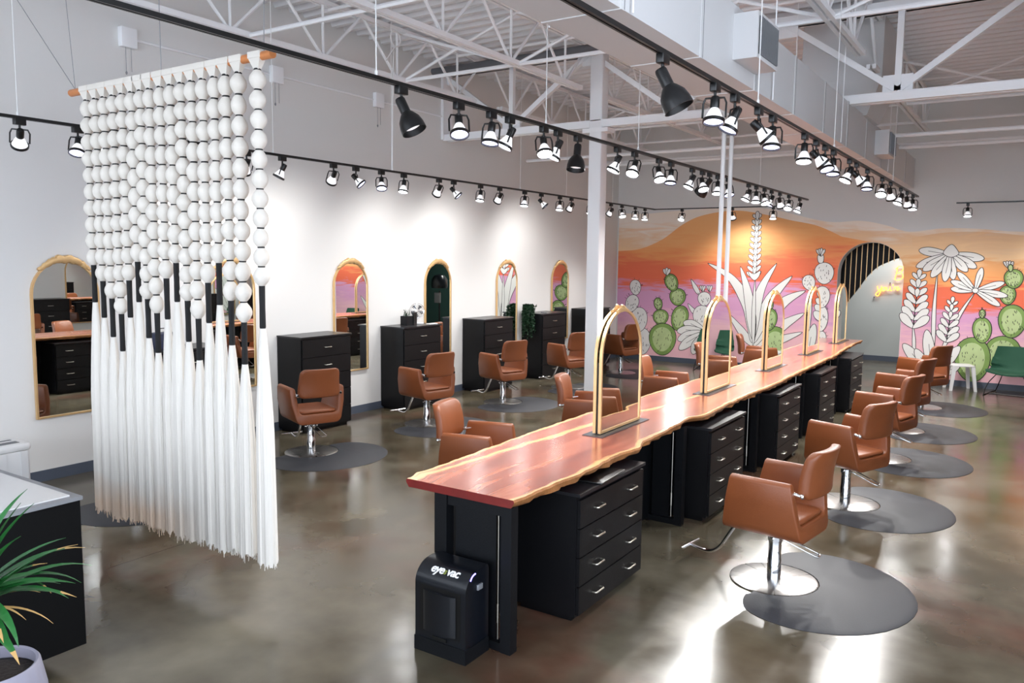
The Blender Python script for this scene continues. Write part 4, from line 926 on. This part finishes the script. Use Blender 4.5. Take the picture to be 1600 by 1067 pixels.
# ------------------------------------------------------------------ reception desk
t = thing('reception_desk', 'black desk with white top in the lower left corner', 'desk', (-4.2, 2.2, 0))
q = MB(); q.box((-1.9, -1.6, .14), (0, 0, .945)); q.build('body', 'deskface', t, smooth=False)
q = MB(); q.box((-1.91, -1.61, .945), (.01, .01, .965)); q.build('edge_trim', 'trim', t, smooth=False)
q = MB(); q.box((-1.88, -1.58, .965), (-.035, -.035, .972)); q.build('white_top', 'quartz', t, smooth=False)
for x, y in ((-.1, -.22), (-.1, -1.4), (-1.8, -.22), (-1.8, -1.4)):
    q = MB(); q.lathe([(.012, 0), (.02, .005), (.014, .02), (.016, .14)], 14, 0, Matrix.Translation((x, y, 0))); q.build('leg', 'nickel', t)
# potted plant
t = thing('potted_plant', 'long leaved plant in ribbed lilac grey pot beside the black desk', 'plant', (-3.42, 1.40, 0))
prof = [(.12, 0), (.14, .02), (.18, .16), (.20, .34), (.197, .48), (.18, .59), (.172, .60), (.162, .595), (.165, .55)]
q = MB(); n = 96; vs = []; fs = []
for r, z in prof:
    for k in range(n):
        a = 2*PI*k/n; rr = r*(1+(.02*(1 if (k % 4) < 3 else -1) if .03 < z < .58 and r > .17 else 0)); vs.append((rr*math.cos(a), rr*math.sin(a), z))
for l in range(len(prof)-1):
    for k in range(n): j = (k+1) % n; fs.append((l*n+k, l*n+j, (l+1)*n+j, (l+1)*n+k))
fs.append(tuple(range(n-1, -1, -1))); q.add(vs, fs); q.build('pot', 'pot', t, ang=60)
q = MB(); q.lathe([(.168, .545), (.12, .56), (.001, .565)], 30, cap=False); q.build('soil', 'soil', t)
q = MB(); q.cyl((-.05, 0, .55), (-.10, -.03, .86), .02, 10, r2=.014); q.build('stem', 'leafdry', t)
rnd = random.Random(11)
def blade(q, base, az, elev, L, wd, droop, mi=0, tipmi=None):
    n = 12; c = []; p = Vector(base); e = elev
    for k in range(n+1):
        c.append((p.copy(), e)); p = p+Vector((math.cos(az)*math.cos(e), math.sin(az)*math.cos(e), math.sin(e)))*L/n; e -= droop/n*(.5+k/n)
    sd = Vector((-math.sin(az), math.cos(az), 0)); vs = []; fs = []
    for k, (p, e) in enumerate(c):
        f = k/n; w_ = wd*.5*min(1, .35+f*3)*(1-f**2.5)+.0006; up = Vector((-math.cos(az)*math.sin(e), -math.sin(az)*math.sin(e), math.cos(e)))
        vs += [tuple(p+sd*w_+up*w_*.35), tuple(p-up*.0008), tuple(p-sd*w_+up*w_*.35), tuple(p+up*.0012)]
    for k in range(n):
        a = 4*k; b = a+4
        mm = tipmi if (tipmi is not None and k > n*.8) else mi
        q.add([vs[a+i] for i in range(4)]+[vs[b+i] for i in range(4)], [(0, 4, 5, 1), (1, 5, 6, 2), (2, 6, 7, 3), (3, 7, 4, 0)], mm)
# leaves that reach right into the frame, then a full crown
r_az = math.atan2(_r0.y, _r0.x)
for k in range(30):
    if k < 12: az = r_az+rnd.uniform(-.7, .7); el = (1.15, .75, .45, .95, .2, .55, .0, .85, .3, 1.25, -.05, .65)[k]; L = (.52, .46, .44, .50, .40, .45, .36, .48, .42, .45, .36, .42)[k]; dr = (.5, 1.1, .7, .5, .7, 1.9, .8, .8, 1.2, .4, .9, 1.4)[k]
    else: az = rnd.uniform(0, 2*PI); el = rnd.uniform(.1, 1.3); L = rnd.uniform(.32, .5)*(1 if math.cos(az-r_az) > -.2 else .75); dr = rnd.uniform(.5, 1.5)
    q = MB(); blade(q, (-.10+.02*math.cos(az), -.03+.02*math.sin(az), .84+rnd.uniform(-.04, .04)), az, el, L, .055, dr, 0, 1 if k % 3 == 1 else 0)
    q.build('leaf', ['leaf', 'leafdry'], t, ang=80)
for k, (el, L) in enumerate(((.5, .33), (.3, .36), (.62, .28))):
    q = MB(); blade(q, (-.10, -.03, .80), r_az-.3+.35*k, el, L, .02, 1.2, 0); q.build('dry_leaf', 'leafdry', t, ang=80)
# white waste bin by the left wall
t = thing('waste_bin', 'white lidded bin on floor by left wall, at photo left edge', 'bin', (-7.78, 3.42, 0))
q = MB(); q.prism(rrect(-.15, -.15, .15, .15, .04), 0, .46, 0, None, .01); q.build('body', 'white', t)
q = MB(); q.prism(rrect(-.165, -.165, .165, .165, .05), .46, .53, 0, None, .025); q.build('lid', 'white', t)
q = MB(); q.box((.02, -.10, .53), (.10, .08, .534)); q.box((-.08, -.02, .53), (-.05, .08, .534)); q.build('lid_mark', 'grille', t, smooth=False)
q = MB(); q.box((.15, -.12, .02), (.156, -.06, .46)); q.box((.15, .06, .02), (.156, .12, .46)); q.build('side_rib', 'white', t, smooth=False)
# ------------------------------------------------------------------ things on the wall cabinets
ZW = 1.24
t = thing('desk_fan', 'small round white fan on second visible wall cabinet', 'fan', (-7.96, 9.43, ZW), -.7)
q = MB(); q.prism(rrect(-.07, -.10, .07, .10, .03), 0, .02, 0, None, .006); q.cyl((0, 0, .02), (0, 0, .10), .014, 10); q.build('stand', 'white', t)
q = MB(); T = Matrix.Translation((0, 0, .20)) @ Matrix.Rotation(PI/2, 4, 'Y') 
for rr in (.045, .07, .095, .112): q.tube([tuple(T @ Vector((rr*math.cos(a), rr*math.sin(a), .035-rr*rr*1.5))) for a in [2*PI*k/28 for k in range(28)]], .003, 5, closed=True)
for k in range(16): a = 2*PI*k/16; q.tube([tuple(T @ Vector((s_*math.cos(a), s_*math.sin(a), .035-s_*s_*1.5))) for s_ in (.01, .05, .09, .113)], .002, 5)
q.lathe([(.118, -.02), (.122, .0), (.118, .02)], 28, 0, T, cap=False); q.build('cage', 'chrome', t)
for k in range(5):
    q = MB(); a = 2*PI*k/5; P = [(.02*math.cos(a), .02*math.sin(a)), (.09*math.cos(a-.35), .09*math.sin(a-.35)), (.10*math.cos(a), .10*math.sin(a)), (.09*math.cos(a+.3), .09*math.sin(a+.3))]; q.prism(P, -.004, .004, 0, T); q.build('blade', 'grille', t)
t = thing('square_planter', 'black square planter with dark spiky grass beside the fan', 'plant', (-7.90, 9.12, ZW))
q = MB(); q.box((-.065, -.065, 0), (.065, .065, .14)); q.build('pot', 'blackp', t, smooth=False)
q = MB()
for k in range(26): blade(q, (rnd.uniform(-.04, .04), rnd.uniform(-.04, .04), .135), rnd.uniform(0, 6.28), rnd.uniform(1.0, 1.5), rnd.uniform(.06, .12), .006, .4)
q.build('grass', 'leafd', t)
q = MB(); q.box((-.012, -.06, 0), (.012, .06, .19)); o = q.build('picture_frame', 'black', smooth=False); o.location = (-7.86, 9.26, ZW); o.rotation_euler = (0, 0, .3); tag(o, 'thin black upright frame between planter and fan', 'frame')
q = MB(); q.rbox((-.04, -.10, 0), (.04, .10, .012), .01); o = q.build('folded_cloth', 'white'); o.location = (-7.76, 9.55, ZW); tag(o, 'small white tray at front of the fan cabinet', 'tray')
t = thing('trailing_plant', 'dark green trailing plant spilling over left side of wall cabinet', 'plant', (-7.98, 12.80, ZW))
q = MB(); q.lathe([(.05, 0), (.065, .01), (.07, .11), (.06, .11), (.055, .09)], 20); q.build('pot', 'white', t)
q = MB(); rnd2 = random.Random(4)
def leaflet(q, p, d, s):
    d = Vector(d).normalized(); sd = d.cross(Vector((rnd2.uniform(-1, 1), rnd2.uniform(-1, 1), 1))).normalized(); p = Vector(p); up = sd.cross(d)*.06*s
    q.add([tuple(p), tuple(p+d*s*.5+sd*s*.3), tuple(p+d*s), tuple(p+d*s*.5-sd*s*.3), tuple(p+d*s*.5+up)], [(0, 1, 4), (1, 2, 4), (2, 3, 4), (3, 0, 4), (0, 3, 2, 1)])
for k in range(34):
    a = rnd2.uniform(PI*1.05, PI*1.9); L = rnd2.uniform(.15, .55); x0, y0 = .05*math.cos(a), .05*math.sin(a); ex, ey = rnd2.uniform(-.06, .16), -.17+rnd2.uniform(-.05, .01)
    P = [(x0, y0, .11), (ex*.6, ey*.9, .16), (ex, ey, .08), (ex, ey-.01, .08-L*.5), (ex+rnd2.uniform(-.02, .02), ey, .08-L)]; c = catmull(P, 6); q.tube(c, .0018, 4)
    for p in c[2:]:
        for _ in range(3): leaflet(q, p, (rnd2.uniform(-1, 1), rnd2.uniform(-1, .1), rnd2.uniform(-1.2, .4)), rnd2.uniform(.03, .055))
for k in range(40): leaflet(q, (rnd2.uniform(-.04, .06), rnd2.uniform(-.05, .05), .1), (rnd2.uniform(-1, 1), rnd2.uniform(-1, 1), rnd2.uniform(.2, 1)), rnd2.uniform(.05, .09))
q.build('foliage', 'leafd', t, smooth=False)
q = MB(); q.prism([(.06*math.cos(a), .045*math.sin(a)) for a in [2*PI*k/18 for k in range(18)]], 0, .012); o = q.build('small_dish', 'grille'); o.location = (-7.8, 12.95, ZW); tag(o, 'small grey dish beside the trailing plant', 'dish')
t = thing('storage_basket', 'dark blue patterned basket on cabinet behind the hanging tassels', 'basket', (-7.90, 5.12, ZW))
q = MB(); q.prism(rrect(-.12, -.13, .12, .13, .02), 0, .17, 0, None, .006); q.build('body', 'bin_blue', t)
q = MB(); q.tube([(0, -.05, .17), (0, -.04, .22), (0, .04, .22), (0, .05, .17)], .006, 6); q.build('handle', 'black', t)
# ------------------------------------------------------------------ waiting chairs and stool
def lounge(label, loc, rz, group):
    t = thing('lounge_chair', label, 'chair', loc, rz, group)      # faces local +y
    rows = [(.30, .385, .33), (.24, .40, .36), (.05, .385, .38), (-.12, .375, .39), (-.22, .40, .39), (-.28, .50, .385), (-.33, .66, .36), (-.37, .80, .33), (-.375, .815, .32)]
    nx = 12; vs = []
    rr = catmull(rows, 4)
    for lay in (0, 1):
        for (y, z, hw) in rr:
            for k in range(nx+1):
                u_ = k/nx*2-1; vs.append((u_*hw, y+.10*u_*u_*(1 if z > .45 else .2)-(.02*lay if z > .45 else 0), z+.05*u_*u_*(0 if z > .6 else 1)-(.025*lay if z < .5 else 0)))
    R = len(rr); w_ = nx+1; fs = []
    for r in range(R-1):
        for k in range(nx):
            a = r*w_+k; fs.append((a, a+w_, a+w_+1, a+1)); b = a+R*w_; fs.append((b, b+1, b+w_+1, b+w_))
    bnd = [k for k in range(nx)]+[r*w_+nx for r in range(R-1)]+[(R-1)*w_+nx-k for k in range(nx)]+[(R-1-r)*w_ for r in range(R-1)]
    for i in range(len(bnd)): a, b = bnd[i], bnd[(i+1) % len(bnd)]; fs.append((a, b, b+R*w_, a+R*w_))
    q = MB(); q.add(vs, fs); q.build('seat_shell', 'greenf', t, ang=60)
    for s in (1, -1):
        q = MB(); q.tube(catmull([(s*.20, .20, .37), (s*.30, .30, .20), (s*.34, .33, .02), (s*.345, .28, .009), (s*.345, -.30, .009), (s*.33, -.36, .02), (s*.24, -.26, .24), (s*.20, -.20, .36)], 4), .008, 8); q.build('leg_frame', 'black', t)
    q = MB(); q.cyl((-.20, .20, .365), (.20, .20, .365), .008, 8); q.cyl((-.20, -.18, .355), (.20, -.18, .355), .008, 8); q.cyl((-.33, .05, .01), (.33, .05, .01), .007, 8); q.build('cross_bar', 'black', t)
    return t
g1 = lounge('green shell chair with black wire legs, right of the white stool', (-.25, 16.12, 0), rad(168), 'green waiting chairs')
dup(g1, (-5.55, 16.1, 0), rad(190), 'green shell chair seen between the table mirrors, below mural agave', 'green waiting chairs')
t = thing('side_table', 'small white stool with splayed legs beside the green chair', 'stool', (-1.05, 16.32, 0), rad(20))
q = MB(); q.prism(rrect(-.19, -.19, .19, .19, .07, 6), .43, .455, 0, None, .006); q.build('seat', 'white', t)
for sx, sy in ((1, 1), (1, -1), (-1, 1), (-1, -1)):
    q = MB(); T = Matrix.Translation((sx*.15, sy*.15, 0)); q.add([(sx*.05-.022, sy*.05-.022, 0), (sx*.05+.022, sy*.05-.022, 0), (sx*.05+.022, sy*.05+.022, 0), (sx*.05-.022, sy*.05+.022, 0), (-.03, -.03, .432), (.03, -.03, .432), (.03, .03, .432), (-.03, .03, .432)], [(0, 3, 2, 1), (4, 5, 6, 7), (0, 1, 5, 4), (1, 2, 6, 5), (2, 3, 7, 6), (3, 0, 4, 7)], 0, T); q.build('leg', 'white', t, smooth=False)
